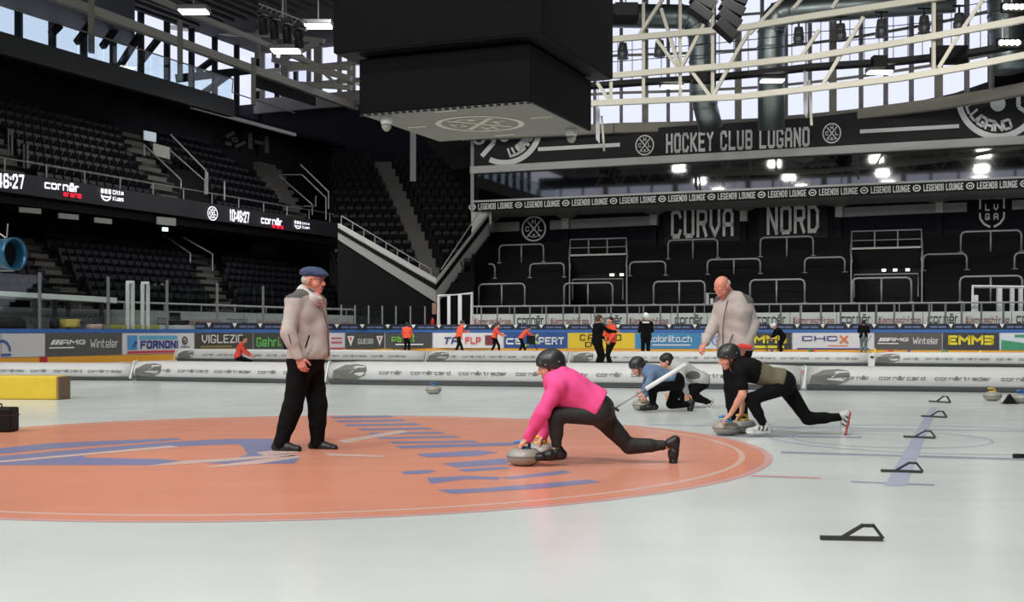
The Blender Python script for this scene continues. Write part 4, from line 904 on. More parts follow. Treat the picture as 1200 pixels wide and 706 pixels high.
# ---------------------------------------------------------------- inflatable tube barriers
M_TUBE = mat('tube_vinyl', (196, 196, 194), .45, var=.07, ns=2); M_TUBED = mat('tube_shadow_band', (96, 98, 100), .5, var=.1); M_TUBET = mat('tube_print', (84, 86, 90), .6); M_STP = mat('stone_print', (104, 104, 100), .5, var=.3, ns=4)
def tube(xa, ya, xb, yb, r, lab, words, stone=True, tie=True):
    """inflatable lane barrier between two ground contact pixels"""
    A, B = G(xa, ya), G(xb, yb); d = (B - A); L = d.length; d.normalize(); up = Vector((0, 0, 1)); n = d.cross(up)
    if n.y > 0: n = -n
    A = A + d * .04; B = B - d * .04; L -= .08; root = empty('barrier_tube', (A + B) / 2, lab, 'barrier')
    c0 = A + up * (r * .93); mb = MB(); N = 14; S = 20
    rings = []
    for i in range(N + 1):
        t = i / N; rr = r * (1 if 0 < i < N else .9); p = c0 + d * (L * t)
        rings.append([p + (n * math.cos(2 * math.pi * k / S) * 1.06 + up * max(math.sin(2 * math.pi * k / S), -.93)) * rr for k in range(S)])
    vs = [v for g in rings for v in g]
    fs = [(i * S + k, i * S + (k + 1) % S, (i + 1) * S + (k + 1) % S, (i + 1) * S + k) for i in range(N) for k in range(S)] + [tuple(range(S)), tuple(N * S + k for k in range(S))]
    mb.add(vs, fs); mb.build('tube_body', M_TUBE, root, True)
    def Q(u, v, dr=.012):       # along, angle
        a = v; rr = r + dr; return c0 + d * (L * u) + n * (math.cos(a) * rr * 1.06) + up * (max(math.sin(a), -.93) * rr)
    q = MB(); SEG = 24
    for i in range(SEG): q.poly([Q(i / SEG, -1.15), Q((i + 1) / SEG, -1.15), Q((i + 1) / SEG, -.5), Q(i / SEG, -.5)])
    q.build('painted_shade_band', M_TUBED, root)  # shading low on the tube, painted on as a darker strip
    if words:
        tm = MB(); u = .12 if stone else .03; Wd = 1.25 / L
        ws = ['cornèr', 'cornèrcard', 'cornèrtrader', 'cornèr', 'cornèrpay']; i = 0
        while u < .97:
            w_ = ws[i % 5]; du = r * .34 * len(w_) / L
            if u + du > .98: break
            text(MB(), w_, (lambda a, b: (lambda p_, v: Q(a + (b - a) * p_, -.02 + .30 * v)))(u, u + du), .85, .15, .16).build('tube_word', M_TUBET, root)
            u += du + r * .7 / L; i += 1
    if stone:     # printed curling stone at the end
        m_ = MB(); w_ = 3.1 * r / L; off = .01
        pts = [(0, -.35), (.05, .25), (.35, .75), (.7, .85), (.95, .7), (1, .35), (.95, -.1), (.75, -.4), (.4, -.5)]
        m_.poly([Q(off + w_ * a, b) for a, b in pts]); m_.build('stone_print', M_STP, root)
        m_ = MB(); m_.poly([Q(off + w_ * a, b, .02) for a, b in ((.6, .45), (.66, .6), (.96, .62), (.93, .5))]); m_.poly([Q(off + w_ * a, b, .02) for a, b in ((.5, .0), (.56, .1), (.8, .62), (.72, .62))]); m_.build('handle_print', M_TUBE, root)
    if tie:
        MB().tube([A + up * r * 1.9 - d * .05, A + up * r * 1.9 + n * r * .8, A - d * .05 + n * r * 1.2 + up * .05], .02, 5).build('tie_strap', M_WHITE, root)
    return root
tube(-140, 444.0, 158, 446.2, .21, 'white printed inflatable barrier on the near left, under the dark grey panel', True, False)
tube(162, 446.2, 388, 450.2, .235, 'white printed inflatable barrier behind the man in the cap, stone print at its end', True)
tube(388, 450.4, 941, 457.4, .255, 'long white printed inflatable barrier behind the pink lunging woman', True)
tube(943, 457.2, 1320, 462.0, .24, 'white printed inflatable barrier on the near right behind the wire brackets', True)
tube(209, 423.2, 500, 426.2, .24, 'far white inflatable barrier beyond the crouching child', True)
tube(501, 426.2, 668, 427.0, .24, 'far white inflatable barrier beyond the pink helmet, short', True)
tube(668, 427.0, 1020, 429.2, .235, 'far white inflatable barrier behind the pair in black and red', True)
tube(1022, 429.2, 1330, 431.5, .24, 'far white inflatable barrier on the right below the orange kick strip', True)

# ---------------------------------------------------------------- scoreboard cube
def corner(px_, py_, Yc): return W(px_, py_, Yc)
def boxquad(cx, cy, side, a): 
    e1 = Vector((math.sin(a), math.cos(a), 0)); e2 = Vector((math.cos(a), -math.sin(a), 0)); c = Vector((cx, cy, 0)); h = side / 2
    return [c - e1 * h - e2 * h, c - e1 * h + e2 * h, c + e1 * h + e2 * h, c + e1 * h - e2 * h], e1, e2
YC = 30.0; a_c = math.atan(.405)
nc = W(635, 38, YC); zb = nc.z; e1 = Vector((math.sin(a_c), math.cos(a_c), 0)); e2 = Vector((math.cos(a_c), -math.sin(a_c), 0)); side = 6.02
cc = nc + e1 * side / 2 - e2 * side / 2
cube = empty('scoreboard_cube', (cc.x, cc.y, zb - 1.6), 'huge black scoreboard cube hanging over the ice with a round badge underneath', 'scoreboard')
M_CUBE = mat('cube_black', (9, 9, 10), .75, var=.06, spec=.12); M_CUBEB = mat('cube_underside', (128, 126, 122), .6, var=.05)
def cubebox(s, z0, z1, name, m, par=cube, b=.03):
    h = s / 2; P = [cc - e1 * h - e2 * h, cc - e1 * h + e2 * h, cc + e1 * h + e2 * h, cc + e1 * h - e2 * h]
    return MB().hexa([Vector((p.x, p.y, z)) for z in (z0, z1) for p in P]).build(name, m, par, bevel=b)
cubebox(side, zb, zb + 4.2, 'upper_screen_box', M_CUBE); cubebox(side - .1, zb - .02, zb + .02, 'upper_underside', M_BLACK, b=0)
zl = 7.06; sl = 5.0
cubebox(sl, zl, zb - .1, 'lower_screen_box', M_CUBE); cubebox(sl - .5, zb - .15, zb + .05, 'neck', M_BLACK, b=0)
und = cubebox(sl - .12, zl - .03, zl, 'underside_panel', M_CUBEB, b=0)
h = sl / 2 - .06
Pu = bil(*[Vector((p.x, p.y, zl - .04)) for p in (cc - e1 * h - e2 * h, cc - e1 * h + e2 * h, cc + e1 * h + e2 * h, cc + e1 * h - e2 * h)])
tm = MB(); club_badge(tm, sub(Pu, .24, .24, .76, .76))
for a, b in ((.05, .44), (.42, .05), (.84, .42), (.42, .9)): rect(tm, Pu, a, b, a + .13, b + .03)
tm.build('underside_badge', mat('badge_cream', (206, 203, 190), .6), und)
for k in range(24):
    t_ = k / 23; MB().box(Pu(t_, 0) + Vector((0, 0, .0)), (.12, .05, .05)).build('edge_clip', M_BLACK, cube)
for x, y, d in ((441, 136, 31), (671, 151, 35)):
    p = Pu(.1, .1) if x < 500 else Pu(.93, .88); p.z = zl - .015; r = empty('dome_camera', p, 'small white dome camera under the scoreboard cube, ' + ('left corner' if x < 500 else 'right corner'), 'camera')
    MB().lathe([(.16, 0), (.17, -.16), (.14, -.22)], p, 14).build('housing', M_WHITE, r, True); MB().lathe([(.14, -.22), (.13, -.32), (.07, -.4), (.01, -.42)], p, 14).build('dome', mat('dome_smoke', (150, 150, 140), .2), r, True)
for s1 in (-1, 1):
    for s2 in (-1, 1): 
        q = cc + e1 * s1 * 2.4 + e2 * s2 * 2.4; MB().tube([Vector((q.x, q.y, zb + 4.2)), Vector((q.x, q.y, roof_z))], .05, 6).build('hanging_cable', M_STEEL, cube)

# ---------------------------------------------------------------- roof trusses, ducts, catwalk, lamps
def pline(pts, Y0, s=.4): return [PE(x, y, Y0, s) for x, y in pts]
tr = empty('ring_truss', PE(900, 60, 57), 'cream steel roof truss with three chords in front of the bright windows', 'truss')
C1 = [(640, 58), (721, 46), (867, 33), (950, 19.5), (1054, 4), (1120, -6)]; C2 = [(640, 97), (721, 88.5), (867, 76), (950, 67), (1054, 50), (1130, 36), (1200, 23), (1260, 10)]; C3 = [(640, 128), (700, 121), (867, 113.5), (950, 104), (1054, 92), (1130, 79), (1200, 65), (1260, 52)]
for Cn in (C1, C2, C3):
    pts = pline(Cn, 57)
    for a, b in zip(pts[:-1], pts[1:]): MB().bar(a, b, .22, .26).build('chord', M_TRUSS, tr)
def yat(Cn, x): return float(np.interp(x, [a for a, b in Cn], [b for a, b in Cn]))
nodes = [655, 697, 755, 800, 835, 900, 960, 1008, 1090]
for i, x in enumerate((754, 797, 835, 1094)):
    MB().bar(PE(x, yat(C1, x) - 40, 57.2), PE(x, yat(C3, x), 57.2), .14).build('hanger', M_TRUSS, tr)
for x0, y0, x1, y1 in ((779, -5, 750, 40), (775, 10, 798, 85), (798, 80, 840, 0), (770, 47, 796, 81), (808, 80, 834, 115), (834, 116, 864, 60), (864, 60, 882, 30), (878, 40, 925, -10), (962, 103, 1012, 20), (1100, 80, 1124, 40), (1124, 40, 1155, -5), (700, 97, 714, 118), (716, 96, 716, 120), (940, 65, 960, 35), (930, 10, 945, -8), (975, 10, 985, -6)):
    MB().bar(PE(x0, y0, 57.1), PE(x1, y1, 57.1), .15).build('diagonal', M_TRUSS, tr)
# left part of the ring truss, seen beside the cube
tl = empty('ring_truss', PE(300, 60, 74), 'cream steel truss and beams under the roof left of the scoreboard', 'truss')
for x0, y0, x1, y1, w_ in ((195, 3, 378, 8, .35), (195, -6, 378, -2, .3), (200, 32, 305, 43, .28), (305, 40, 380, 48, .28), (302, 35, 302, 68, .25), (321, 48, 321, 70, .25), (330, 74, 412, 80, .3), (330, 70, 372, 50, .3), (352, 64, 366, 78, .18), (376, 82, 392, 97, .18), (330, 97, 412, 103, .3), (320, 70, 412, 92, .35), (185, 0, 220, 30, .18), (240, 5, 280, 35, .18), (245, 38, 318, 8, .14), (360, 8, 372, 30, .18)):
    MB().bar(PE(x0, y0, 72), PE(x1, y1, 72), w_).build('beam', M_TRUSS, tl)
# roof trusses over the ice (their mirror image shows in the lounge glass)
for k, dd in enumerate((-6, 4, 14, 24, 34, 44)):
    t_ = empty('roof_truss', RE(dd, -14, 18.4), 'cream lattice roof truss spanning the ice hall, number %s from the camera end' % ('first', 'second', 'third', 'fourth', 'fifth', 'sixth')[k], 'truss')
    for z in (18.6, 20.8): MB().bar(RE(dd, -44, z), RE(dd, 22, z), .3).build('chord', M_TRUSS, t_)
    for j in range(22):
        e0 = -44 + 3 * j; MB().bar(RE(dd, e0, 18.6), RE(dd, e0 + 1.5, 20.8), .14).build('diagonal', M_TRUSS, t_); MB().bar(RE(dd, e0 + 1.5, 20.8), RE(dd, e0 + 3, 18.6), .14).build('diagonal', M_TRUSS, t_)
# ducts
def duct(pts, r, lab):
    R = empty('air_duct', pts[0], lab, 'duct'); P = []; n = len(pts)
    for i, p in enumerate(pts):
        if 0 < i < n - 1:
            a = (pts[i - 1] - p); b = (pts[i + 1] - p); c = min(1.3, a.length / 2, b.length / 2); a.normalize(); b.normalize()
            for t in np.linspace(0, 1, 6): P.append((p + a * c) * (1 - t) ** 2 + p * 2 * t * (1 - t) + (p + b * c) * t * t)
        else: P.append(p)
    MB().tube(P, r, 18).build('duct_tube', M_DUCT, R, True)
    for q in range(1, len(P) - 1, 2):
        d = (P[q + 1] - P[q - 1]).normalized(); MB().tube([P[q] - d * .05, P[q] + d * .05], r + .04, 18).build('seam_ring', M_DUCT, R, True)
    return R
duct([PE(690, 18, 65), PE(818, 20, 65), PE(822, 60, 65), PE(823, 112, 65), PE(833, 150, 66)], .62, 'silver air duct bending down between the cube and the hanging speakers')
duct([PE(1120, -2, 64), PE(905, 14, 64.5), PE(903, 60, 64.5), PE(904, 152, 65.5)], .66, 'thick silver air duct bending down right of the hanging speakers')
duct([PW(1172, 20.1, 2), PW(1180, 15.2, 2), PW(1184, 13.4, 2)], .8, 'dark silver air duct at the top right corner')
# catwalk
cw = empty('catwalk', PE(900, 90, 60), 'black lighting catwalk with thin rails crossing the bright windows', 'catwalk')
K = [(690, 101), (760, 96), (825, 92), (890, 86), (950, 79), (1054, 72), (1127, 64), (1210, 50)]
pts = pline(K, 60)
for a, b in zip(pts[:-1], pts[1:]):
    MB().bar(a, b, .7, .22).build('deck', M_BLACK, cw)
    for dz in (.5, 1.0, 1.5): MB().tube([a + Vector((0, 0, dz + .6)), b + Vector((0, 0, dz + .6))], .022, 5).build('rail', mat('rail_dark', (50, 50, 54), .6), cw)
for x in range(690, 1200, 17): 
    p = PE(x, yat(K, x), 60); MB().tube([p, p + Vector((0, 0, 2.1))], .02, 5).build('rail_post', mat('rail_dark', (50, 50, 54), .6), cw)
for x, w_ in ((1112, 1.5), (823, 1.0), (1030, .6)): MB().box(PE(x, yat(K, x) - 1, 59.6), (w_, .5, .75 if x > 1100 else .5)).build('control_box', M_BLACK, cw)
# hanging spot lights
M_SPOT = mat('spot_grey', (96, 98, 98), .4, .5)
for i, (x, y) in enumerate(((730, 60), (773, 57), (936, 42), (985, 38), (1033, 33), (1083, 29), (1124, 26))):
    p = PE(x, y, 63); r = empty('hanging_spot', p, 'grey cylindrical spot light hanging before the bright windows, %s from the left' % ('first', 'second', 'third', 'fourth', 'fifth', 'sixth', 'seventh')[i], 'spot light', 'spot lights before the windows')
    MB().lathe([(.12, .42), (.2, .4), (.24, .1), (.24, 0), (.27, -.02), (.27, -.22), (.22, -.3), (.3, -.36), (.28, -.4)], p, 16).build('housing', M_SPOT, r, True)
    MB().tube([p + Vector((0, 0, .4)), p + Vector((0, 0, .8))], .05, 6).build('stem', M_BLACK, r); MB().bar(p + Vector((-.3, 0, .75)), p + Vector((.3, 0, .75)), .08).build('bracket', M_BLACK, r)
# line-array speakers
for i, (x, y, n) in enumerate(((824, 4, 3), (868, 12, 4))):
    p = PE(x, y, 50); r = empty('speaker_array', p, 'black line-array loudspeaker hanging under the roof, ' + ('left one' if i == 0 else 'right one'), 'speaker')
    for k in range(n + 1):
        c = p + Vector((-.1 - .12 * k if i else .18 - .1 * k, 0, .9 - .42 * k)); MB().box(c, (.95, .7, .4), Matrix.Rotation(.25 + .12 * k, 3, 'Y')).build('cabinet', M_BLACK, r, bevel=.03)
    MB().tube([p + Vector((0, 0, 1)), p + Vector((0, 0, 4.5))], .04, 6).build('hanger', M_STEEL, r)
r = empty('equipment_box', PE(733, 20, 46), 'black equipment box hanging next to the scoreboard cube', 'box')
MB().box(PE(733, 14, 46), (.85, .9, .5)).build('cabinet', M_BLACK, r, bevel=.03); MB().box(PE(732, 22, 46), (.95, .9, .22)).build('base_tray', M_CUBE, r)
MB().tube([PE(733, 5, 46), PE(733, -80, 46)], .04, 6).build('hanger', M_STEEL, r)
# pennants
for x, y0, y1, i in ((945, 80, 133, 0), (702, 122, 163, 1)):
    r = empty('hanging_pennant', PE(x, y1, 62), 'narrow pale hanging pennant frame ' + ('right of the thick duct' if i == 0 else 'beside the scoreboard cube'), 'pennant')
    MB().prism([PE(x - 3.5, y1, 60), PE(x + 1, y1 + 6, 60), PE(x + 1, y0 + 6, 60), PE(x - 3.5, y0, 60)], EN * .03).build('cloth', mat('pennant_pale', (170, 172, 176), .7), r)
    MB().bar(PE(x + 3, y0 + 14, 60), PE(x + 6, y1 + 14, 60), .1).build('side_bar', M_TRUSS, r); MB().tube([PE(x - 1, y0 + 3, 60), PE(x - 1, y0 - 60, 60)], .02, 5).build('cord', M_STEEL, r)
# flood lamps
def flood(p, power, lab, size=1.0, tilt=0.0, grp=None, hang=None):
    r = empty('flood_lamp', p, lab, 'lamp', grp)
    MB().box(p + Vector((0, 0, .14)), (size * 1.15, size * .75, .22)).build('housing', M_SPOT, r, bevel=.03)
    MB().box(p + Vector((0, 0, .0)), (size, size * .62, .06)).build('lens', M_LENS, r)
    MB().tube([p + Vector((0, 0, .2)), Vector((p.x, p.y, roof_z if hang is None else p.z + hang))], .04, 6).build('hanger', M_STEEL, r)
    if power:
        l = bpy.data.lights.new('flood_light', 'AREA'); l.shape = 'RECTANGLE'; l.size = size; l.size_y = size * .62; l.energy = power; l.spread = math.radians(140); l.color = (1.0, .985, .95)
        o = bpy.data.objects.new('flood_light', l); COL.objects.link(o); o.parent = r; o.location = (0, 0, -.06)
        if tilt:
            d = Vector((U.x * math.sin(tilt), U.y * math.sin(tilt), -math.cos(tilt))); o.rotation_euler = d.to_track_quat('-Z', 'Y').to_euler(); o.location = d * .45
    return r
flood(W(227, 14, 54), LAMP_W, 'bright flood lamp at the upper left under the roof', 1.2)
flood(W(373, 31, 56), LAMP_W, 'bright flood lamp touching the left side of the scoreboard', 1.2)
flood(W(335, 60, 62), LAMP_W, 'bright flood lamp below the row of dark stage spots', 1.4)
flood(PE(787, 102, 60.6), 0, 'small lit flood lamp on the catwalk, first from the left', .95, hang=.3); flood(PE(905, 95, 60.6), 0, 'small lit flood lamp on the catwalk before the thick duct', 1.0, hang=.3); flood(PE(1031, 85, 60.6), 0, 'small lit flood lamp on the catwalk, right of the pennant', 1.0, hang=.3)
for i, (x, y) in enumerate(((1188, 8), (1183, 50))):
    p = W(x, y, 50); r = empty('flood_bank', p, 'bank of four round flood lamps at the top right edge, ' + ('upper one' if i == 0 else 'lower one'), 'lamp')
    MB().box(p + Vector((0, .12, 0)), (.95, .2, .4)).build('housing', M_BLACK, r)
    p = p
    for k in range(4): MB().lathe([(.11, 0), (.11, .06)], p + Vector((-.34 + .225 * k, 0, 0)), 12, Matrix.Rotation(math.pi / 2, 3, 'X')).build('lens', M_LENS, r)
    MB().tube([p + Vector((0, .2 + .5 * i, 0)), Vector((p.x, p.y + .2 + .5 * i, roof_z))], .04, 6).build('hanger', M_STEEL, r)
words_ = ['over the near ice', 'over the middle ice', 'over the far ice']
for i, dd in enumerate((-10, 0, 10, 20, 32, 44)):
    for j, ee in enumerate((-28, -19, -10, -1)):
        flood(RE(dd, ee, 17.0), LAMP_W * (1.85, 1.35, .6, .5, 1.0, 1.4)[i] * (.75, .9, 1.05, 1.6)[j], 'flood lamp hanging from the roof high above the ice, outside the picture', 1.1, tilt=math.radians((38, 34, 30, 30, 34, 30)[i]), grp='flood lamps over the rink')
# stage spots on a truss
st = empty('stage_truss', W(320, 25, 50), 'short lattice truss under the roof carrying four dark stage spots', 'truss')
A, B = W(303, 14, 50), W(360, 36, 50)
for dz, dy in ((0, 0), (.35, 0), (.18, .3)): MB().tube([A + Vector((0, dy, dz)), B + Vector((0, dy, dz))], .035, 6).build('chord', M_STEEL, st)
for k in range(10):
    a = A.lerp(B, k / 10); b = A.lerp(B, (k + 1) / 10); MB().tube([a, b + Vector((0, 0, .35))], .02, 5).build('lattice', M_STEEL, st); MB().tube([b, b + Vector((0, .3, .18))], .02, 5).build('lattice', M_STEEL, st)
MB().tube([A.lerp(B, .5), Vector((A.lerp(B, .5).x, 50, roof_z))], .04, 6).build('hanger', M_STEEL, st)
for k, (x, y) in enumerate(((308, 28), (321, 33), (336, 38), (350, 44))):
    p = W(x, y, 50); r = empty('stage_spot', p, 'black moving stage spot under the lattice truss, %s from the left' % ('first', 'second', 'third', 'fourth')[k], 'spot light', 'stage spots')
    Mx = Matrix.Rotation(.5, 3, 'X'); MB().lathe([(.1, .32), (.16, .26), (.17, 0), (.19, -.2), (.19, -.42), (.15, -.43)], p, 16, Mx).build('head', M_BLACK, r, True)
    for s_ in (-.2, .2): MB().bar(p + Vector((s_, 0, 0)), p + Vector((s_, 0, .45)), .05).build('yoke', M_BLACK, r)
    MB().box(p + Vector((0, 0, .5)), (.42, .3, .14)).build('base', M_BLACK, r)

# ---------------------------------------------------------------- people
def nrm(v): v = np.array(v, float); return v / (np.linalg.norm(v) + 1e-9)
SKIN = mat('skin', (206, 150, 126), .55, var=.06, ns=20); SKIN2 = mat('skin_ruddy', (204, 132, 112), .55, var=.08, ns=20)
EYEW = mat('eye_white', (225, 220, 214), .3); EYED = mat('eye_dark', (34, 26, 22), .3); LIP = mat('lip', (170, 96, 90), .5)
M_HELM = mat('helmet_black', (40, 40, 42), .38, var=.06); M_HELMW = mat('helmet_white', (226, 226, 226), .4)
M_BLKCL = mat('cloth_black', (13, 13, 15), .9, var=.25, ns=14, spec=.15); M_SHOEB = mat('shoe_black', (16, 16, 18), .5, var=.2); M_SOLEB = mat('sole_black', (24, 24, 26), .7)
M_FLEECE = mat('fleece_grey', (172, 163, 158), .95, var=.07, ns=30, bump=.15); M_FLEECED = mat('fleece_dark', (84, 82, 80), .95, var=.1, ns=30); M_PINK = mat('hoodie_pink', (230, 76, 140), .85, var=.08, ns=10)
M_OLIVE = mat('vest_olive', (98, 92, 72), .85, var=.1, ns=12); M_DENIM = mat('denim_blue', (92, 114, 142), .85, var=.12, ns=12); M_HOODG = mat('hoodie_grey', (170, 170, 168), .9, var=.1, ns=10)
M_ORANGE = mat('vest_orange', (238, 84, 52), .7, var=.06); M_REDJ = mat('jacket_red', (214, 66, 48), .75, var=.08); M_NAVYCAP = mat('cap_navy', (52, 62, 96), .9, var=.12, ns=25)
M_HAIRG = mat('hair_grey', (176, 170, 164), .8, var=.15, ns=40); M_HAIRB = mat('hair_brown', (76, 56, 42), .7, var=.2, ns=40); M_HAIRK = mat('hair_black', (22, 18, 18), .6, var=.2, ns=40)
M_SHOEG = mat('shoe_grey', (176, 176, 174), .6, var=.12, ns=20); M_SOLEW = mat('sole_white', (222, 222, 220), .6); M_SOLER = mat('sole_red', (196, 70, 62), .6); M_JEANG = mat('jeans_grey', (110, 122, 126), .85)

def hand_prims(o, d, n, side, curl=.5, s=1.0, spread=0.0):
    """o wrist, d finger direction, n back of the hand, side towards the thumb"""
    o, d, n = np.array(o, float), nrm(d), np.array(n, float); n = nrm(n - d * (n @ d)); sd = nrm(np.cross(d, n)) * side; P = []
    offs = (.030, .010, -.010, -.028); lens = (.072, .080, .075, .058)
    for i in range(4):
        kn = o + d * (.088 - .006 * abs(i - 1.2)) * s + sd * offs[i] * s
        P.append(rc(o + sd * offs[i] * .55 * s, kn, .016 * s, .013 * s, .012)); p = kn; a = 0.0
        for j, fr in enumerate((.45, .32, .23)):
            a += curl * (.75 if j == 0 else 1.0); dr = d * math.cos(a) - n * math.sin(a) + sd * (offs[i] * spread * 6)
            q = p + nrm(dr) * lens[i] * fr * s; P.append(rc(p, q, (.0095 - .0012 * j) * s, (.0085 - .0012 * j) * s, .004)); p = q
    t0 = o + d * .022 * s + sd * .022 * s; t1 = t0 + (d * .55 + sd * .75 - n * .2) * .042 * s; t2 = t1 + nrm(d * .85 + sd * .3 - n * (.2 + curl * .3)) * .03 * s; t3 = t2 + nrm(d * .9 + sd * .05 - n * (.3 + curl * .4)) * .025 * s
    P += [rc(t0, t1, .016 * s, .012 * s, .01), rc(t1, t2, .0115 * s, .0105 * s, .004), rc(t2, t3, .0105 * s, .0085 * s, .004)]
    return P
def head_prims(c, R, k):
    """R rows: right, forward, up"""
    c = np.array(c, float); T = lambda x, y, z: c + (R.T @ np.array([x, y, z])) * k
    P = [el(T(0, -.012, .03), np.array([.077, .097, .086]) * k, R, .02), rc(T(0, .03, -.02), T(0, .045, -.075), .062 * k, .042 * k, .03), rc(T(-.03, .05, -.035), T(.03, .05, -.035), .036 * k, .036 * k, .02),
         el(T(0, .072, -.102), np.array([.024, .02, .018]) * k, R, .015), rc(T(0, .092, .012), T(0, .112, -.034), .009 * k, .0145 * k, .01), rc(T(-.012, .1, -.038), T(.012, .1, -.038), .010 * k, .010 * k, .008),
         rc(T(-.04, .076, .03), T(.04, .076, .03), .013 * k, .013 * k, .012), rc(T(-.019, .088, -.066), T(.019, .088, -.066), .0085 * k, .0085 * k, .006), rc(T(-.016, .087, -.078), T(.016, .087, -.078), .009 * k, .009 * k, .006),
         el(T(-.079, -.008, -.008), np.array([.011, .022, .032]) * k, R, .006), el(T(.079, -.008, -.008), np.array([.011, .022, .032]) * k, R, .006),
         el(T(-.031, .076, .006), np.array([.0135, .0135, .0125]) * k, R, .003), el(T(.031, .076, .006), np.array([.0135, .0135, .0125]) * k, R, .003)]
    P.append(rc(T(0, -.035, -.05), T(0, -.035, -.13), .054 * k, .056 * k, .03))
    return P, T
def frame3(f, up=(0, 0, 1)):
    f = nrm(f); u = np.array(up, float); r = nrm(np.cross(f, u)); u = np.cross(r, f); return np.array([r, f, u])
def shoe(par, an, toe, up, m, ms, s=1.0, res=.009, boot=False, stripe=None):
    an, toe = np.array(an, float), np.array(toe, float); d = nrm(toe - an); up = np.array(up, float); f = nrm(toe - an - up * ((toe - an) @ up)); u = nrm(up)
    h = .07 * s; base = an - u * h; side = np.cross(f, u)
    P = [rc(base - f * .045 * s + u * .04 * s, base + f * .06 * s + u * .038 * s, .038 * s, .040 * s, .02), rc(base + f * .06 * s + u * .036 * s, base + f * .155 * s + u * .026 * s, .042 * s, .030 * s, .03), rc(base + f * .155 * s + u * .026 * s + side * .014 * s, base + f * .13 * s + u * .028 * s - side * .02 * s, .028 * s, .026 * s, .02),
         rc(base - f * .03 * s + u * .05 * s, an + u * (.05 if boot else .012) * s - f * .01 * s, .040 * s, .042 * s, .02)]
    V, Fc = sdf_mesh(P, res, cuts=[(base, -u)])
    c = cen(V, Fc); hgt = (c - base) @ u; mi = (hgt < .028 * s).astype(int); al = (c - base) @ f
    if stripe is not None: mi[(hgt >= .028 * s) & (hgt < .075 * s) & (al > -.02) & (al < .09) & (np.sin(al * 130 + hgt * 60) > .35)] = 2
    return mesh_obj('shoe', V, Fc, mi, [m, ms, stripe or m], par, True)
def add_sdf(name, par, prims, h, mats, paint=None, **kw):
    V, Fc = sdf_mesh(prims, h, **kw); mi = np.zeros(len(Fc), int)
    if paint is not None: mi = paint(cen(V, Fc))
    return mesh_obj(name, V, Fc, mi, mats, par, True)
def helmet(par, T, R, k, m, res=.008):
    P = [el(T(0, -.012, .040), np.array([.104, .130, .112]) * k, R, .02), el(T(0, -.035, -.01), np.array([.098, .095, .09]) * k, R, .03)]
    P += [rc(T(-.06, .085, .035), T(.06, .085, .035), .016 * k, .016 * k, .02)]
    fwd = R[1]; up = R[2]
    add_sdf('helmet', par, P, res, m, cuts=[(T(0, .10, .018), -nrm(up - fwd * .38))])
    for sx in (-1, 1):
        MB().tube([T(sx * .088, .03, .0), T(sx * .075, .02, -.06), T(sx * .03, .04, -.125), T(0, .055, -.13)], .006 * k, 5).build('chin_strap', M_BLACK, par)
        for y_ in (.06, -.06): MB().lathe([(.008, -.003), (.007, .004)], T(sx * .097, y_ - .012, .028), 8, Matrix(R.T) @ Matrix.Rotation(math.pi / 2, 3, 'Y')).build('rivet', M_STEEL, par)
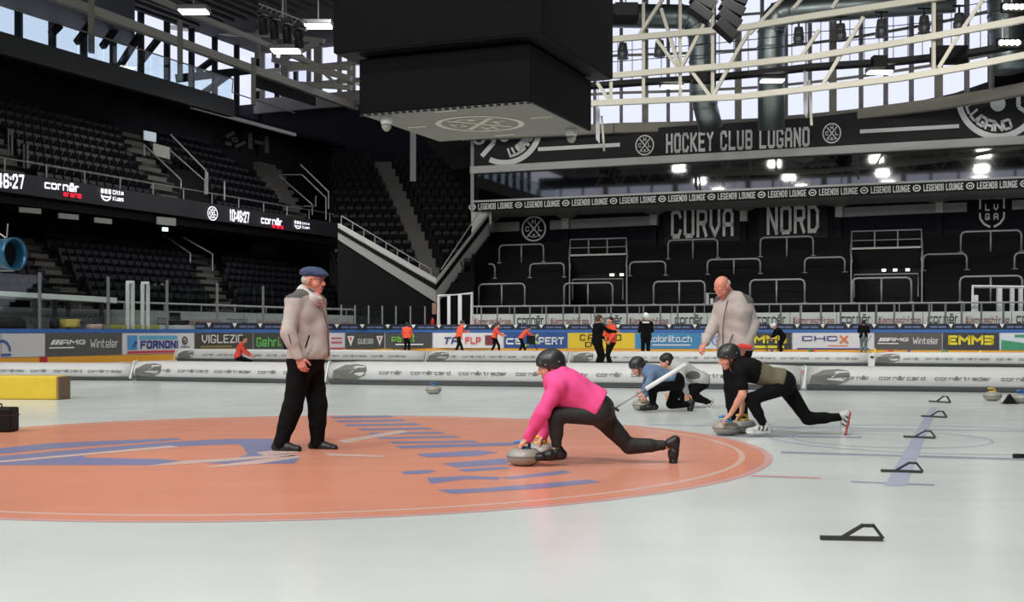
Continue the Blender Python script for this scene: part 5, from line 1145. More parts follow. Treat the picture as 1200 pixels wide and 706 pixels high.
def person(lab, J, s=1.0, f=(1, 0, 0), up=(0, 0, 1), skin=SKIN, top=None, bottom=None, shoes=(M_SHOEB, M_SOLEB), gear=None, res=.011, headk=1.0, hand=True, body_f=None, hands=None, extra=None, toe_up=None):
    """J: joints in world space. top = (mat, sleeve, fat, paint, mats); bottom = (mat, fat)"""
    J = {k: np.array(v, float) for k, v in J.items()}
    base = (J['anL'] + J['anR']) / 2; base[2] = min(J['anL'][2], J['anR'][2]) - .07 * s
    root = empty('person', Vector(base), lab, 'person')
    bf = nrm(body_f if body_f is not None else f); lat = nrm(J['shL'] - J['shR']); hl = nrm(J['hipL'] - J['hipR']); ax = nrm(J['chest'] - J['pelvis']); fw = nrm(np.cross(lat, ax))
    if fw @ bf < 0: fw = -fw
    R = frame3(f, up); k = headk * s; hc = J['head']; HP, T = head_prims(hc, R, k)
    def torso(g):
        w = .095 * s
        P = [rc(J['pelvis'] + hl * .075 * s, J['pelvis'] - hl * .075 * s, .115 * s + g, .115 * s + g, .05)]
        for q in (-1, 1):
            P.append(rc(J['pelvis'] + hl * q * .06 * s + ax * .05 * s, J['chest'] + lat * q * .07 * s, .098 * s + g, .108 * s + g, .05))
            P.append(rc(J['chest'] + lat * q * .07 * s, J['chest'] + lat * q * .06 * s + ax * .13 * s, .105 * s + g, .075 * s + g, .05))
        for sh in ('shL', 'shR'): P.append(rc(J['chest'] + ax * .12 * s, J[sh], .075 * s + g, .056 * s + g, .05))
        return P
    def arm(q, g, part='full'):
        sh, eb, wr = J['sh' + q], J['el' + q], J['wr' + q]
        if part == 'short': return [rc(sh, sh + (eb - sh) * .62, .060 * s + g, .056 * s + g, .03)]
        return [rc(sh, eb, .056 * s + g, .043 * s + g, .025), rc(eb, wr, .043 * s + g, .029 * s + g * (.8), .025), rc(eb, eb + (wr - eb) * .4, .043 * s + g, .041 * s + g, .02)]
    def leg(q, g, hem=1.0):
        hp, kn, an = J['hip' + q], J['kn' + q], J['an' + q]; e = kn + (an - kn) * hem
        return [rc(hp, kn, .094 * s + g, .060 * s + g, .04), rc(kn, e, .058 * s + g, .040 * s + g, .03), rc(kn + (an - kn) * .12, kn + (an - kn) * .5, .060 * s + g, .052 * s + g, .03)]
    nb = J['neck']
    B = torso(-.012) + arm('L', -.004) + arm('R', -.004) + leg('L', -.01) + leg('R', -.01) + [rc(nb, T(0, -.03, -.09), .058 * s, .055 * s, .03), rc(J['chest'] + ax * .12 * s, nb, .07 * s, .06 * s, .04)]
    for q in 'LR': B.append(rc(J['an' + q], J['an' + q] + (nrm(J['to' + q] - J['an' + q])) * .05, .036 * s, .03 * s, .02))
    parts = [sdf_mesh(B, max(res, .012))]
    hv = sdf_mesh(HP, res * .5); parts.append(hv)
    if hand:
        for q in 'LR':
            d = J['hd' + q] if 'hd' + q in J else J['wr' + q] - J['el' + q]; hn = (hands or {}).get(q, {})
            n = hn.get('n', np.cross(nrm(d), bf) * (1 if q == 'L' else -1)); 
            if np.linalg.norm(n) < .1: n = lat
            parts.append(sdf_mesh(hand_prims(J['wr' + q], d, n, hn.get('side', 1), hn.get('curl', .45), s * 1.02), max(res * .42, .0045)))
    V, Fc = merge(parts); c = cen(V, Fc); mi = np.zeros(len(Fc), int)
    lc = (c - hc) @ R.T / k
    for sx in (-1, 1):
        dd = np.linalg.norm((lc - np.array([sx * .031, .087, .006])) * np.array([1, 1, 1.35]), axis=1); mi[dd < .0125] = 1; mi[dd < .0058] = 2
    ml = (np.abs(lc[:, 0]) < .024) & (lc[:, 1] > .085) & (np.abs(lc[:, 2] + .072) < .011); mi[ml] = 3
    mesh_obj('body', V, Fc, mi, [skin, EYEW, EYED, LIP], root, True)
    if bottom:
        m, g = bottom[:2]; hem = bottom[2] if len(bottom) > 2 else 1.0
        P = leg('L', g, hem) + leg('R', g, hem) + [rc(J['pelvis'] + hl * .075 * s, J['pelvis'] - hl * .075 * s, .12 * s + g * .5, .12 * s + g * .5, .05), rc(J['pelvis'], J['pelvis'] + ax * .1 * s, .12 * s, .125 * s, .05)]
        add_sdf('trousers', root, P, res, m, wr=.0035 if g > .01 else .0015, wf=26)
    if top:
        m, sl, g = top[:3]; paint = top[3] if len(top) > 3 else None; mats = top[4] if len(top) > 4 else m; cuts = top[5] if len(top) > 5 else ()
        P = torso(g)
        if sl == 'long': P += arm('L', g * .75) + arm('R', g * .75)
        elif sl == 'short': P += arm('L', .006, 'short') + arm('R', .006, 'short')
        P.append(rc(nb - ax * .02, nb + (np.array(T(0, -.03, -.09)) - nb) * .35, .068 * s, .066 * s, .02))
        if len(top) > 6: P += top[6]
        add_sdf('jacket' if sl == 'long' else 'shirt', root, P, res, mats, paint=paint, wr=.004 if g > .012 else .0015, wf=24, cuts=cuts)
    for q in 'LR':
        u = (toe_up or {}).get(q, (0, 0, 1)); shoe(root, J['an' + q], J['to' + q], u, *(shoes[:2] if q == 'L' or len(shoes) < 3 else (shoes[0], shoes[2])), s=s * 1.1, res=max(res * .8, .008), stripe=M_SHOEB if shoes[0] is M_SHOEG else mat('shoe_dark_grey', (44, 44, 48), .5))
    if gear: gear(root, T, R, k)
    if extra: extra(root, J, T, R, s)
    return root
def JP(Y, **kw): return {k: W(v[0], v[1], Y + (v[2] if len(v) > 2 else 0)) for k, v in kw.items()}

# -- man in the cap
def cap_gear(root, T, R, k):
    add_sdf('flat_cap', root, [el(T(0, -.012, .072), np.array([.098, .125, .052]) * k, R, .02), el(T(0, .07, .055), np.array([.082, .075, .026]) * k, R, .03), el(T(0, -.05, .05), np.array([.09, .08, .05]) * k, R, .03)], .007, M_NAVYCAP, cuts=[(T(0, 0, .03), -nrm(R[2] + R[1] * .12))])
    add_sdf('hair', root, [el(T(0, -.045, .0), np.array([.083, .072, .06]) * k, R, .01)], .007, M_HAIRG, cuts=[(T(0, .0, 0), nrm(R[1]))])
    g = empty('glasses', parent=root)
    for sx in (-1, 1):
        MB().tube([T(sx * .033 + .022 * math.cos(a), .1, .006 + .017 * math.sin(a)) for a in np.linspace(0, 2 * math.pi, 14)[:-1]], .0022, 5, close=True).build('rim', M_BLACK, g)
        MB().tube([T(sx * .055, .1, .01), T(sx * .08, .03, .01), T(sx * .082, -.01, .0)], .0025, 5).build('temple', M_BLACK, g)
    MB().tube([T(-.011, .1, .01), T(.011, .1, .01)], .0025, 5).build('bridge', M_BLACK, g)
Y1 = 11.3
def yoke(J, a='shL', b='shR', lift=.04):
    def p(c):
        m = np.zeros(len(c), int)
        for q in (a, b):
            A = np.array(J['neck']); B = np.array(J[q]); ab = B - A; t = np.clip(((c - A) @ ab) / (ab @ ab), .35, .95); d = np.linalg.norm(c - (A + t[:, None] * ab), axis=1)
            m[(d < .115) & (c[:, 2] > (A + t[:, None] * ab)[:, 2] + lift)] = 1
        return m
    return p
J1 = JP(Y1, head=(367.5, 328.5), neck=(362, 347), chest=(359, 369), pelvis=(359, 420), shL=(372, 355, .19), shR=(345, 355, -.17), elL=(377, 390, .26), elR=(338, 390, -.26), wrL=(372, 420, .24), wrR=(350, 420, -.27),
        hipL=(364, 424, .1), hipR=(353, 424, -.08), knL=(372, 472, .1), knR=(344, 474, -.08), anL=(372, 519, .1), anR=(329, 520, -.1), toL=(393, 525, .05), toR=(347, 526, -.14))
hem1 = W(360, 421, Y1)
def jacket_trim(root, J, T, R, s):
    z = [Vector(T(0, .03, -.14)), W(377, 360, Y1 - .16), W(384, 385, Y1 - .19), W(385, 417, Y1 - .16)]
    MB().tube(z, .007, 5).build('zip', mat('zip_dark', (92, 60, 56), .6), root)
    MB().tube([W(362.5, 393, Y1 - .275), W(358, 408, Y1 - .285)], .008, 5).build('pocket_seam', M_BLACK, root)
    MB().tube([W(338, 392, Y1 - .34), W(341, 403, Y1 - .345)], .006, 5).build('sleeve_seam', M_FLEECED, root)
    add_sdf('collar', root, [rc(W(357, 343, Y1 - .03), W(359, 350, Y1 - .05), .082, .09, .02), rc(W(364, 344, Y1 - .05), W(367, 350, Y1 - .06), .072, .085, .02)], .009, mat('fleece_pale', (190, 184, 178), .95, ns=30), cuts=[(T(.0, -.015, -.08), nrm(R[2] + R[1] * .62))])
    add_sdf('shirt_front', root, [rc(W(371, 346, Y1 - .02), W(375, 355, Y1 - .06), .036, .032, .02)], .009, mat('shirt_pink', (206, 130, 128), .8))
belly = [rc(W(372, 385, Y1 - .03), W(371, 412, Y1 - .03), .105, .13, .06)]
person('man in a light grey fleece jacket and navy flat cap standing on the orange circle', J1, 1.03, f=(.92, -.36, -.06), skin=SKIN2, top=(M_FLEECE, 'long', .032, yoke(J1), [M_FLEECE, M_FLEECED], [(np.array(hem1), (0, 0, -1))], belly), bottom=(M_BLKCL, .028), gear=cap_gear, extra=jacket_trim,
       hands={'R': {'curl': .6, 'n': (-.3, -1, 0), 'side': -1}, 'L': {'curl': .6, 'n': (.3, 1, 0)}}, res=.010)

# -- woman in the pink hoodie
Y2 = 10.05
J2 = JP(Y2, head=(645, 429.5, .02), neck=(657, 441, .02), chest=(667, 456, .02), pelvis=(702, 480, .02), shL=(654, 453, -.17), shR=(650, 450, .2), elL=(636, 483, -.2), elR=(643, 483, .28), wrL=(619.5, 513, -.12), wrR=(637, 511, .32),
        hdL=(613, 519, -.12), hdR=(634, 516, .32), hipL=(703, 486, -.08), hipR=(706, 490, .1), knL=(651, 487, -.12), knR=(737, 523, .12), anL=(652.5, 529, -.1), anR=(786, 522, .1), toL=(634, 540, -.14), toR=(790, 548, .1))
for q in 'LR': J2['hd' + q] = J2['hd' + q] - J2['wr' + q]
def pink_gear(root, T, R, k):
    helmet(root, T, R, k, M_HELM)
    add_sdf('hair', root, [el(T(0, -.05, -.03), np.array([.082, .065, .07]) * k, R, .02)], .009, M_HAIRK, cuts=[(T(0, -.005, 0), nrm(R[1]))])
def pink_extra(root, J, T, R, s):
    add_sdf('hood', root, [rc(W(650, 446, Y2 - .06), W(659, 439, Y2 - .06), .05, .06, .05), rc(W(650, 446, Y2 + .1), W(659, 439, Y2 + .1), .05, .06, .05), rc(W(659, 439, Y2 + .02), W(669, 446, Y2 + .02), .075, .07, .05)], .010, M_PINK, wr=.003)
    for q, a in (('L', -.12), ('R', .12)): pass
person('woman in a pink hoodie and black helmet lunging with a curling stone', J2, .98, f=(-1, -.06, -.22), skin=SKIN, body_f=(-.6, 0, -.8), top=(M_PINK, 'long', .026, None, M_PINK, [(np.array(W(703, 474, Y2)), nrm(np.array(W(712, 482, Y2)) - np.array(W(676, 462, Y2))))], [rc(W(660, 462, Y2), W(698, 480, Y2), .15, .135, .06), rc(W(664, 452, Y2), W(700, 474, Y2), .14, .13, .06)]), bottom=(mat('tights_black', (28, 29, 32), .7, var=.15, ns=12), .004, .8), gear=pink_gear, extra=pink_extra,
       hands={'L': {'curl': .55, 'n': (-.2, -.2, 1), 'side': 1}, 'R': {'curl': .55, 'n': (-.2, .2, 1), 'side': -1}}, toe_up={'R': (-.99, 0, .15)}, res=.010)

# -- man in the olive vest
Y3 = 12.85
J3 = JP(Y3, head=(854, 419), neck=(866, 426), chest=(880, 434), pelvis=(918, 448), shL=(870, 436, -.19), shR=(866, 433, .2), elL=(870, 463, -.22), elR=(872, 460, .25), wrL=(856, 486, -.12), wrR=(869, 485, .32),
        hdL=(850, 491, -.1), hdR=(866, 490, .34), hipL=(919, 453, -.09), hipR=(922, 455, .1), knL=(880, 468, -.14), knR=(946, 491, .12), anL=(896, 500, -.14), anR=(988, 489, .1), toL=(873, 508, -.18), toR=(1001, 513, .1))
for q in 'LR': J3['hd' + q] = J3['hd' + q] - J3['wr' + q]
def olive_paint(c):
    A = np.array(W(889, 440, Y3)); B = np.array(W(918, 446, Y3)); t = (c - A) @ nrm(B - A); return (t > -.02).astype(int)
person('man in an olive and black shirt with a black helmet lunging at the right', J3, 1.0, f=(-1, -.1, -.3), skin=SKIN, body_f=(-.5, 0, -.85), top=(M_BLKCL, 'short', .014, olive_paint, [M_BLKCL, M_OLIVE], [(np.array(W(915, 446, Y3)), nrm(np.array(W(918, 448, Y3)) - np.array(W(880, 434, Y3))))]), bottom=(M_BLKCL, .004, .9), shoes=(M_SHOEG, M_SOLEW, M_SOLER), gear=lambda r, T, R, k: helmet(r, T, R, k, M_HELM),
       hands={'L': {'curl': .5, 'n': (-.2, -.2, 1), 'side': 1}, 'R': {'curl': .5, 'n': (-.2, .2, 1), 'side': -1}}, toe_up={'R': (-.97, 0, .25)}, res=.011)

# -- bald man behind
Y4 = 13.9
J4 = JP(Y4, head=(846.5, 336.5, -.08), neck=(855, 350), chest=(859, 366), pelvis=(862, 407), shL=(874, 355, .0), shR=(846, 354, .12), elL=(883, 381, -.02), elR=(837, 381, .02), wrL=(875, 404, -.14), wrR=(826.5, 402, -.1),
        hdL=(872, 412, -.16), hdR=(822, 409, -.14), hipL=(869, 411, .0), hipR=(856, 411, .08), knL=(867, 453, -.04), knR=(857, 453, .04), anL=(871, 496, .02), anR=(860, 496, .06), toL=(863, 503, -.12), toR=(850, 503, -.04))
for q in 'LR': J4['hd' + q] = J4['hd' + q] - J4['wr' + q]
def bald_gear(root, T, R, k):
    add_sdf('hair', root, [el(T(0, -.05, .005), np.array([.080, .062, .05]) * k, R, .01)], .008, M_HAIRG, cuts=[(T(0, -.02, 0), nrm(R[1])), (T(0, 0, .04), nrm(R[2]))])
def bald_extra(root, J, T, R, s):
    MB().tube([W(853, 352, Y4 - .2), W(849, 368, Y4 - .19), W(847, 385, Y4 - .19), W(847, 404, Y4 - .17)], .007, 5).build('zip', M_FLEECED, root)
    MB().tube([W(859, 392, Y4 - .185), W(855, 402, Y4 - .185)], .009, 5).build('pocket_seam', M_FLEECED, root)
    MB().tube([W(887, 372, Y4 - .03), W(886, 384, Y4 - .04)], .012, 5).build('sleeve_seam', M_BLACK, root)
person('bald man in a light grey fleece jacket leaning behind the olive-shirted man', J4, 1.03, f=(-.62, -.5, -.72), skin=SKIN2, body_f=(-.75, -.6, 0), top=(M_FLEECE, 'long', .03, yoke(J4, lift=-.012), [M_FLEECE, M_FLEECED], [(np.array(W(862, 411, Y4)), (0, 0, -1))]), bottom=(M_BLKCL, .02), gear=bald_gear, extra=bald_extra,
       hands={'L': {'curl': .5, 'n': (.6, -.8, 0), 'side': -1}, 'R': {'curl': .6, 'n': (-.7, -.4, .5), 'side': 1}}, res=.011)
o = MB().box(W(873, 406.5, Y4 - .2), (.17, .06, .06), Matrix.Rotation(.1, 3, 'Y')).build('pouch', mat('pouch_red', (206, 62, 58), .6), label='small red pouch held at the waist of the bald man', cat='pouch', bevel=.02)

# -- crouching pair in the middle
Y5 = 16.7
J5 = JP(Y5, head=(747, 430), neck=(757, 434), chest=(768, 438), pelvis=(792, 446), shL=(763, 440, -.17), shR=(761, 437, .17), elL=(760, 451, -.24), elR=(757, 451, .2), wrL=(753.5, 459, -.24), wrR=(757, 463, .12),
        hdL=(750, 462, -.24), hdR=(755, 467, .12), hipL=(793, 450, -.08), hipR=(795, 451, .1), knL=(765, 455, -.12), knR=(797, 475, .12), anL=(765, 475, -.1), anR=(779, 478, .25), toL=(752, 481.5, -.12), toR=(790, 483, .2))
J5['knR'] = W(786, 474, Y5 + .14); J5['anR'] = W(808, 474, Y5 + .14); J5['toR'] = W(812, 482, Y5 + .14)
for q in 'LR': J5['hd' + q] = J5['hd' + q] - J5['wr' + q]
def blue_gear(root, T, R, k):
    helmet(root, T, R, k, M_HELM)
    add_sdf('hair', root, [el(T(0, -.07, -.02), np.array([.075, .06, .07]) * k, R, .02), rc(T(0, -.1, 0), T(.01, -.17, .0), .03, .015, .02)], .01, M_HAIRB)
person('crouching person in a blue denim shirt and black helmet holding a broom', J5, .9, f=(-.9, -.25, -.5), body_f=(-.5, 0, -.85), top=(M_DENIM, 'long', .014, None, M_DENIM, [(np.array(W(789, 445, Y5)), nrm(np.array(W(792, 446, Y5)) - np.array(W(768, 438, Y5))))]), bottom=(M_BLKCL, .006), gear=blue_gear, hands={'L': {'curl': .9, 'n': (-.5, -.8, .2), 'side': 1}, 'R': {'curl': .6}}, toe_up={'R': (-.95, 0, .3)}, res=.012, headk=1.05)
Y6 = 17.6
J6 = JP(Y6, head=(781, 424), neck=(790, 428), chest=(800, 433), pelvis=(822, 446), shL=(798, 435, -.17), shR=(795, 432, .17), elL=(800, 448, -.24), elR=(792, 448, .22), wrL=(805, 461, -.2), wrR=(786, 460, .2),
        hdL=(805, 465, -.2), hdR=(784, 465, .2), hipL=(822, 450, -.08), hipR=(823, 450, .08), knL=(808, 463, -.14), knR=(800, 462, .1), anL=(831, 472, -.1), anR=(803, 476, .14), toL=(838, 479.5, -.12), toR=(792, 481, .1))
for q in 'LR': J6['hd' + q] = J6['hd' + q] - J6['wr' + q]
def grey_gear(root, T, R, k): add_sdf('hair', root, [el(T(0, -.015, .04), np.array([.09, .108, .092]) * k, R, .02), el(T(0, -.05, -.03), np.array([.085, .065, .09]) * k, R, .03)], .011, M_HAIRK, cuts=[(T(0, .07, .03), nrm(R[1] - R[2] * .6))])
def grey_print(c):
    d = np.linalg.norm((c - np.array(W(812, 440, Y6 - .16))) * np.array([1, .5, 1.8]), axis=1); return (d < .11).astype(int)
person('crouching person with dark hair in a pale grey hoodie behind the denim shirt', J6, .92, f=(-.95, .1, -.4), body_f=(-.5, 0, -.85), top=(M_HOODG, 'long', .02, grey_print, [M_HOODG, M_FLEECED]), bottom=(M_BLKCL, .008), shoes=(M_SHOEG, M_SOLEW), gear=grey_gear, toe_up={'L': (-.9, 0, .45)}, res=.012, headk=1.05)

# -- generic small figures far away
def skel(p, head, H, lean=0.0, stride=0.0, crouch=0.0, armL=(0.1, .2), armR=(0.1, .2), headdown=0.0):
    """simple skeleton: p ground point, head = heading angle; lean forward, stride length, arms (swing, bend)"""
    s = H / 1.75; fw = np.array([math.cos(head), math.sin(head), 0]); lf = np.array([-math.sin(head), math.cos(head), 0]); up = np.array([0, 0, 1.0]); p = np.array(p, float)
    hh = .92 * s * (1 - crouch * .62); pel = p + up * hh - fw * (.12 * lean + .22 * crouch) * s; ax = nrm(up * math.cos(lean) + fw * math.sin(lean)); J = {}
    J['pelvis'] = pel; J['chest'] = pel + ax * .33 * s; J['neck'] = pel + ax * .54 * s; J['head'] = pel + ax * (.66) * s + fw * .03 + up * .02
    for q, sg, st, am in (('L', 1, stride, armL), ('R', -1, -stride, armR)):
        sh = pel + ax * .46 * s + lf * sg * .18 * s; J['sh' + q] = sh; a = am[0]
        d1 = nrm(-up * math.cos(a) + fw * math.sin(a)); J['el' + q] = sh + d1 * .28 * s + lf * sg * .05; d2 = nrm(-up * math.cos(a + am[1]) + fw * math.sin(a + am[1])); J['wr' + q] = J['el' + q] + d2 * .25 * s; J['hd' + q] = d2
        J['hip' + q] = pel + lf * sg * .09 * s - up * .02; an = p + lf * sg * .10 * s + fw * st * s + up * .075 * s - fw * crouch * .1; J['an' + q] = an
        mid = (J['hip' + q] + an) / 2; Lh = np.linalg.norm(J['hip' + q] - an) / 2; bend = math.sqrt(max((.44 * s) ** 2 - Lh ** 2, .0004)); J['kn' + q] = mid + nrm(fw - up * 0) * bend
        J['to' + q] = an + fw * .18 * s - up * .05 * s
    return J, nrm(fw * math.cos(headdown) - up * math.sin(headdown)), s
def small(lab, p, head, H, topm, botm, gear=None, res=.022, sleeve='long', paint=None, **kw):
    J, f, s = skel(p, head, H, **kw); return person(lab, J, s, f=f, top=(topm, sleeve, .016) if paint is None else (topm[0], sleeve, .016, paint, topm), bottom=(botm, .006), gear=gear, res=res, headk=1.05)
hair_g = lambda m: (lambda root, T, R, k: add_sdf('hair', root, [el(T(0, -.02, .045), np.array([.088, .103, .088]) * k, R, .02), el(T(0, -.06, -.02), np.array([.08, .06, .08]) * k, R, .03)], .02, m, cuts=[(T(0, .06, .03), nrm(R[1] - R[2] * .7))]))
hel_g = lambda m: (lambda root, T, R, k: add_sdf('helmet', root, [el(T(0, -.012, .045), np.array([.105, .125, .112]) * k, R, .02)], .018, m, cuts=[(T(0, .08, .02), -nrm(R[2] - R[1] * .35))]))
def two(m0, J, zc): return None
PI = math.pi
child = G(286, 431)
small('child in a red jacket crouching on the ice beside the far barrier', child, 0.1, 1.45, M_REDJ, M_BLKCL, hair_g(M_HAIRK), lean=.3, crouch=.9, armL=(.5, .5), armR=(.5, .5), res=.016)
def far(x, Y): return Vector(((x - 600) / F * Y, Y, 0))
# pair in black and red
small('adult dressed in black with an arm round the girl in the red vest', far(700, 33.5), 0.5, 1.62, M_BLKCL, M_BLKCL, hair_g(M_HAIRB), armR=(1.0, .5), armL=(.5, .6), res=.016, lean=.08)
small('girl in a red bib facing the adult in black on the far ice', far(716, 35.5), PI + .6, 1.58, M_ORANGE, M_BLKCL, hair_g(M_HAIRK), stride=.14, armL=(.3, .5), armR=(.4, .4), res=.016)
def lett(root, J, T, R, s): pass
bh = small('person in black tracksuit and white helmet seen from behind', far(757, 44.5), PI / 2, 1.82, M_BLKCL, M_BLKCL, hel_g(M_HELMW), armL=(.2, 1.2), armR=(.2, 1.2), res=.018)
MB().prism([far(753, 44.3) + Vector((0, 0, 1.44)), far(761, 44.3) + Vector((0, 0, 1.44)), far(761, 44.3) + Vector((0, 0, 1.5)), far(753, 44.3) + Vector((0, 0, 1.5))], (0, .06, 0)).build('back_print', M_PRINT, bh)
small('skater in an orange vest seen from behind before the green-lettered panel', far(477, 58), PI / 2, 1.6, M_ORANGE, M_BLKCL, hair_g(M_HAIRK), res=.022, armL=(.3, .8), armR=(.3, .8))
small('skater in an orange vest striding right before the white panel', far(538, 57), .5, 1.7, M_ORANGE, M_BLKCL, hel_g(M_HELM), res=.022, stride=.3, lean=.3, armL=(.8, .7), armR=(-.4, .5))
small('skater in an orange vest bending beside the maroon square logo', far(580, 59), -.3, 1.6, M_ORANGE, M_BLKCL, hel_g(M_HELM), res=.022, stride=.22, lean=.25, armL=(.4, .9), armR=(.7, .3))
small('skater in an orange vest stooping before the blue panel', far(612, 58.5), .2, 1.55, M_ORANGE, M_BLKCL, hair_g(M_HAIRK), res=.022, stride=.25, lean=.7, armL=(1.0, .2), armR=(.9, .1), headdown=.6)
small('skater in an orange vest half hidden behind the man in the cap', far(333, 50), .8, 1.66, M_ORANGE, M_BLKCL, hair_g(M_HAIRK), res=.022)
small('person in black with a white helmet bending over a frame by the far boards', far(916, 55.5), PI + .2, 1.7, M_BLKCL, M_BLKCL, hel_g(M_HELMW), res=.02, lean=.75, armL=(.6, .3), armR=(.4, .3), headdown=.5)
small('person in a black top and grey jeans with a stick by the far boards', far(1012, 54.5), PI / 2 - .3, 1.7, M_BLKCL, M_JEANG, hair_g(M_HAIRK), res=.02, stride=.12, lean=.3, armL=(.9, .4), armR=(.9, .3))

# ---------------------------------------------------------------- curling stones, broom, brackets, cones
def granite(name, rgb):
    m = mat(name, rgb, .35, var=.25, ns=90); return m
M_GRAN = granite('granite', (150, 148, 140)); M_BAND = mat('granite_band', (112, 110, 106), .7, var=.15, ns=60)
HB, HY = mat('handle_blue', (60, 130, 190), .4), mat('handle_yellow', (226, 196, 60), .4)
def stone(p, hm, lab, yaw=0.0, s=1.0, zs=1.2):
    r = empty('curling_stone', p, lab, 'curling stone')
    pr = [(.06, .0), (.065, .003), (.10, .012), (.13, .03), (.143, .05), (.146, .058), (.146, .072), (.143, .08), (.13, .10), (.105, .115), (.06, .121), (.01, .122)]
    b = MB(); b.lathe([(q * s, z * s * zs) for q, z in pr], p, 32); n = 32
    for i in range(len(b.f)):
        if 5 * n <= i < 6 * n: b.m[i] = 1
    b.build('stone_body', [M_GRAN, M_BAND], r, True)
    p0_ = p; p = Vector(p) + Vector((0, 0, .122 * (zs - 1))); h = MB(); h.lathe([(.058 * s, .119 * s), (.062 * s, .124 * s), (.058 * s, .132 * s), (.02 * s, .136 * s)], p, 24); h.build('handle_disc', hm, r, True)
    d = Vector((math.cos(yaw), math.sin(yaw), 0)); u = Vector((0, 0, 1)); q = Vector(p)
    MB().tube([q + u * .13 * s + d * .045 * s, q + u * .155 * s + d * .048 * s, q + u * .172 * s + d * .03 * s, q + u * .176 * s, q + u * .176 * s - d * .05 * s, q + u * .172 * s - d * .085 * s], [.014 * s, .013 * s, .013 * s, .014 * s, .014 * s, .011 * s], 10).build('handle_grip', hm, r, True)
    return r
stone(Vector((.100, 9.99, 0)), HB, 'curling stone with a blue handle under the hand of the woman in pink', .2)
stone(Vector((.252, 10.42, 0)), HY, 'curling stone with a yellow handle behind the blue-handled one at the pink woman', .3)
stone(G(851, 510.2), HB, 'curling stone with a blue handle under the hand of the olive-shirted man', .2)
stone(Vector(((871 - 600) / F * 13.2, 13.2, 0)), HY, 'curling stone with a yellow handle beside the front shoe of the olive-shirted man', .2)
stone(Vector(((753 - 600) / F * 17.0, 17.0, 0)), mat('handle_dark', (50, 52, 56), .4), 'curling stone with a dark handle beside the crouching person in denim', .4)
stone(G(806, 472), mat('handle_dark', (50, 52, 56), .4), 'curling stone half hidden behind the crouching pair', .4)
stone(G(508, 462), HB, 'lone curling stone with a blue handle before the long near barrier', 1.0)
stone(G(1163, 470), HY, 'curling stone with a yellow handle at the right before the near barrier', .3)
stone(G(1197, 473), HB, 'curling stone with a blue handle cut by the right edge', .3)
# broom of the crouching person
bA, bM_, bB = W(721, 478.5, Y5 - .34), W(757, 456, Y5 - .34), W(804, 427.5, Y5 - .3)
br = empty('curling_broom', W(721, 481, Y5 - .34), 'white curling broom held slanting by the crouching person in denim', 'broom')
MB().tube([bA, bM_], .012, 8).build('lower_shaft', M_STEEL, br, True); MB().tube([bM_, bB], .032, 10).build('upper_shaft', M_WHITE, br, True)
MB().box(bA + Vector((0, 0, -.01)), (.12, .05, .035), Matrix.Rotation(.5, 3, 'Y')).build('broom_head', M_SHOEB, br, bevel=.01)
# wire brackets standing on the ice
M_WIRE = mat('bracket_dark', (62, 62, 60), .5, .4)
for i, (x0, x1, y, w_) in enumerate(((961, 1034, 634, 'nearest'), (1032, 1081, 554.5, 'second'), (1059, 1096, 514.2, 'third'), (1080, 1109, 489.8, 'fourth'), (1089, 1113.5, 472.2, 'farthest'))):
    A, B = G(x0, y - 1), G(x1, y + .5); r = empty('wire_bracket', (A + B) / 2, 'dark bar with a bent loop on the ice, %s of five' % w_, 'bracket', 'brackets in a row on the ice'); u = Vector((0, 0, 1)); d = B - A
    MB().bar(A + u * .012, B + u * .012, .035, .02).build('base_bar', M_WIRE, r)
    h_ = d.length * .25
    pts = [A + d * .38 + u * .02, A + d * .68 + u * h_, A + d * .86 + u * h_, B + u * .02]
    for a, b in zip(pts[:-1], pts[1:]): MB().bar(a - (b - a).normalized() * .006, b + (b - a).normalized() * .006, .03, .016).build('loop_bar', M_WIRE, r)
# black cone and stick at the right edge
p = G(1183, 473.5); r = empty('black_cone', p, 'small black pyramid marker between the two stones at the right edge', 'marker')
MB().add([p + Vector((-.085, -.085, 0)), p + Vector((.085, -.085, 0)), p + Vector((.085, .085, 0)), p + Vector((-.085, .085, 0)), p + Vector((-.01, -.01, .15)), p + Vector((.015, -.01, .15)), p + Vector((.015, .01, .15)), p + Vector((-.01, .01, .15))], [(3, 2, 1, 0), (4, 5, 6, 7), (0, 1, 5, 4), (1, 2, 6, 5), (2, 3, 7, 6), (3, 0, 4, 7)]).build('pyramid', M_BLACK, r)
MB().box(p + Vector((0, 0, .006)), (.2, .2, .012)).build('foot', M_BLACK, r)
a, b = G(1188, 537.5), G(1240, 536.5); r = empty('black_stick', a, 'black stick end lying on the ice at the right edge', 'stick')
MB().tube([a + Vector((0, 0, .02)), b + Vector((0, 0, .02))], .018, 8).build('shaft', M_BLACK, r); MB().tube([a + Vector((-.005, 0, .02)), a + Vector((.06, 0, .02))], .022, 8).build('grip', M_SHOEB, r)
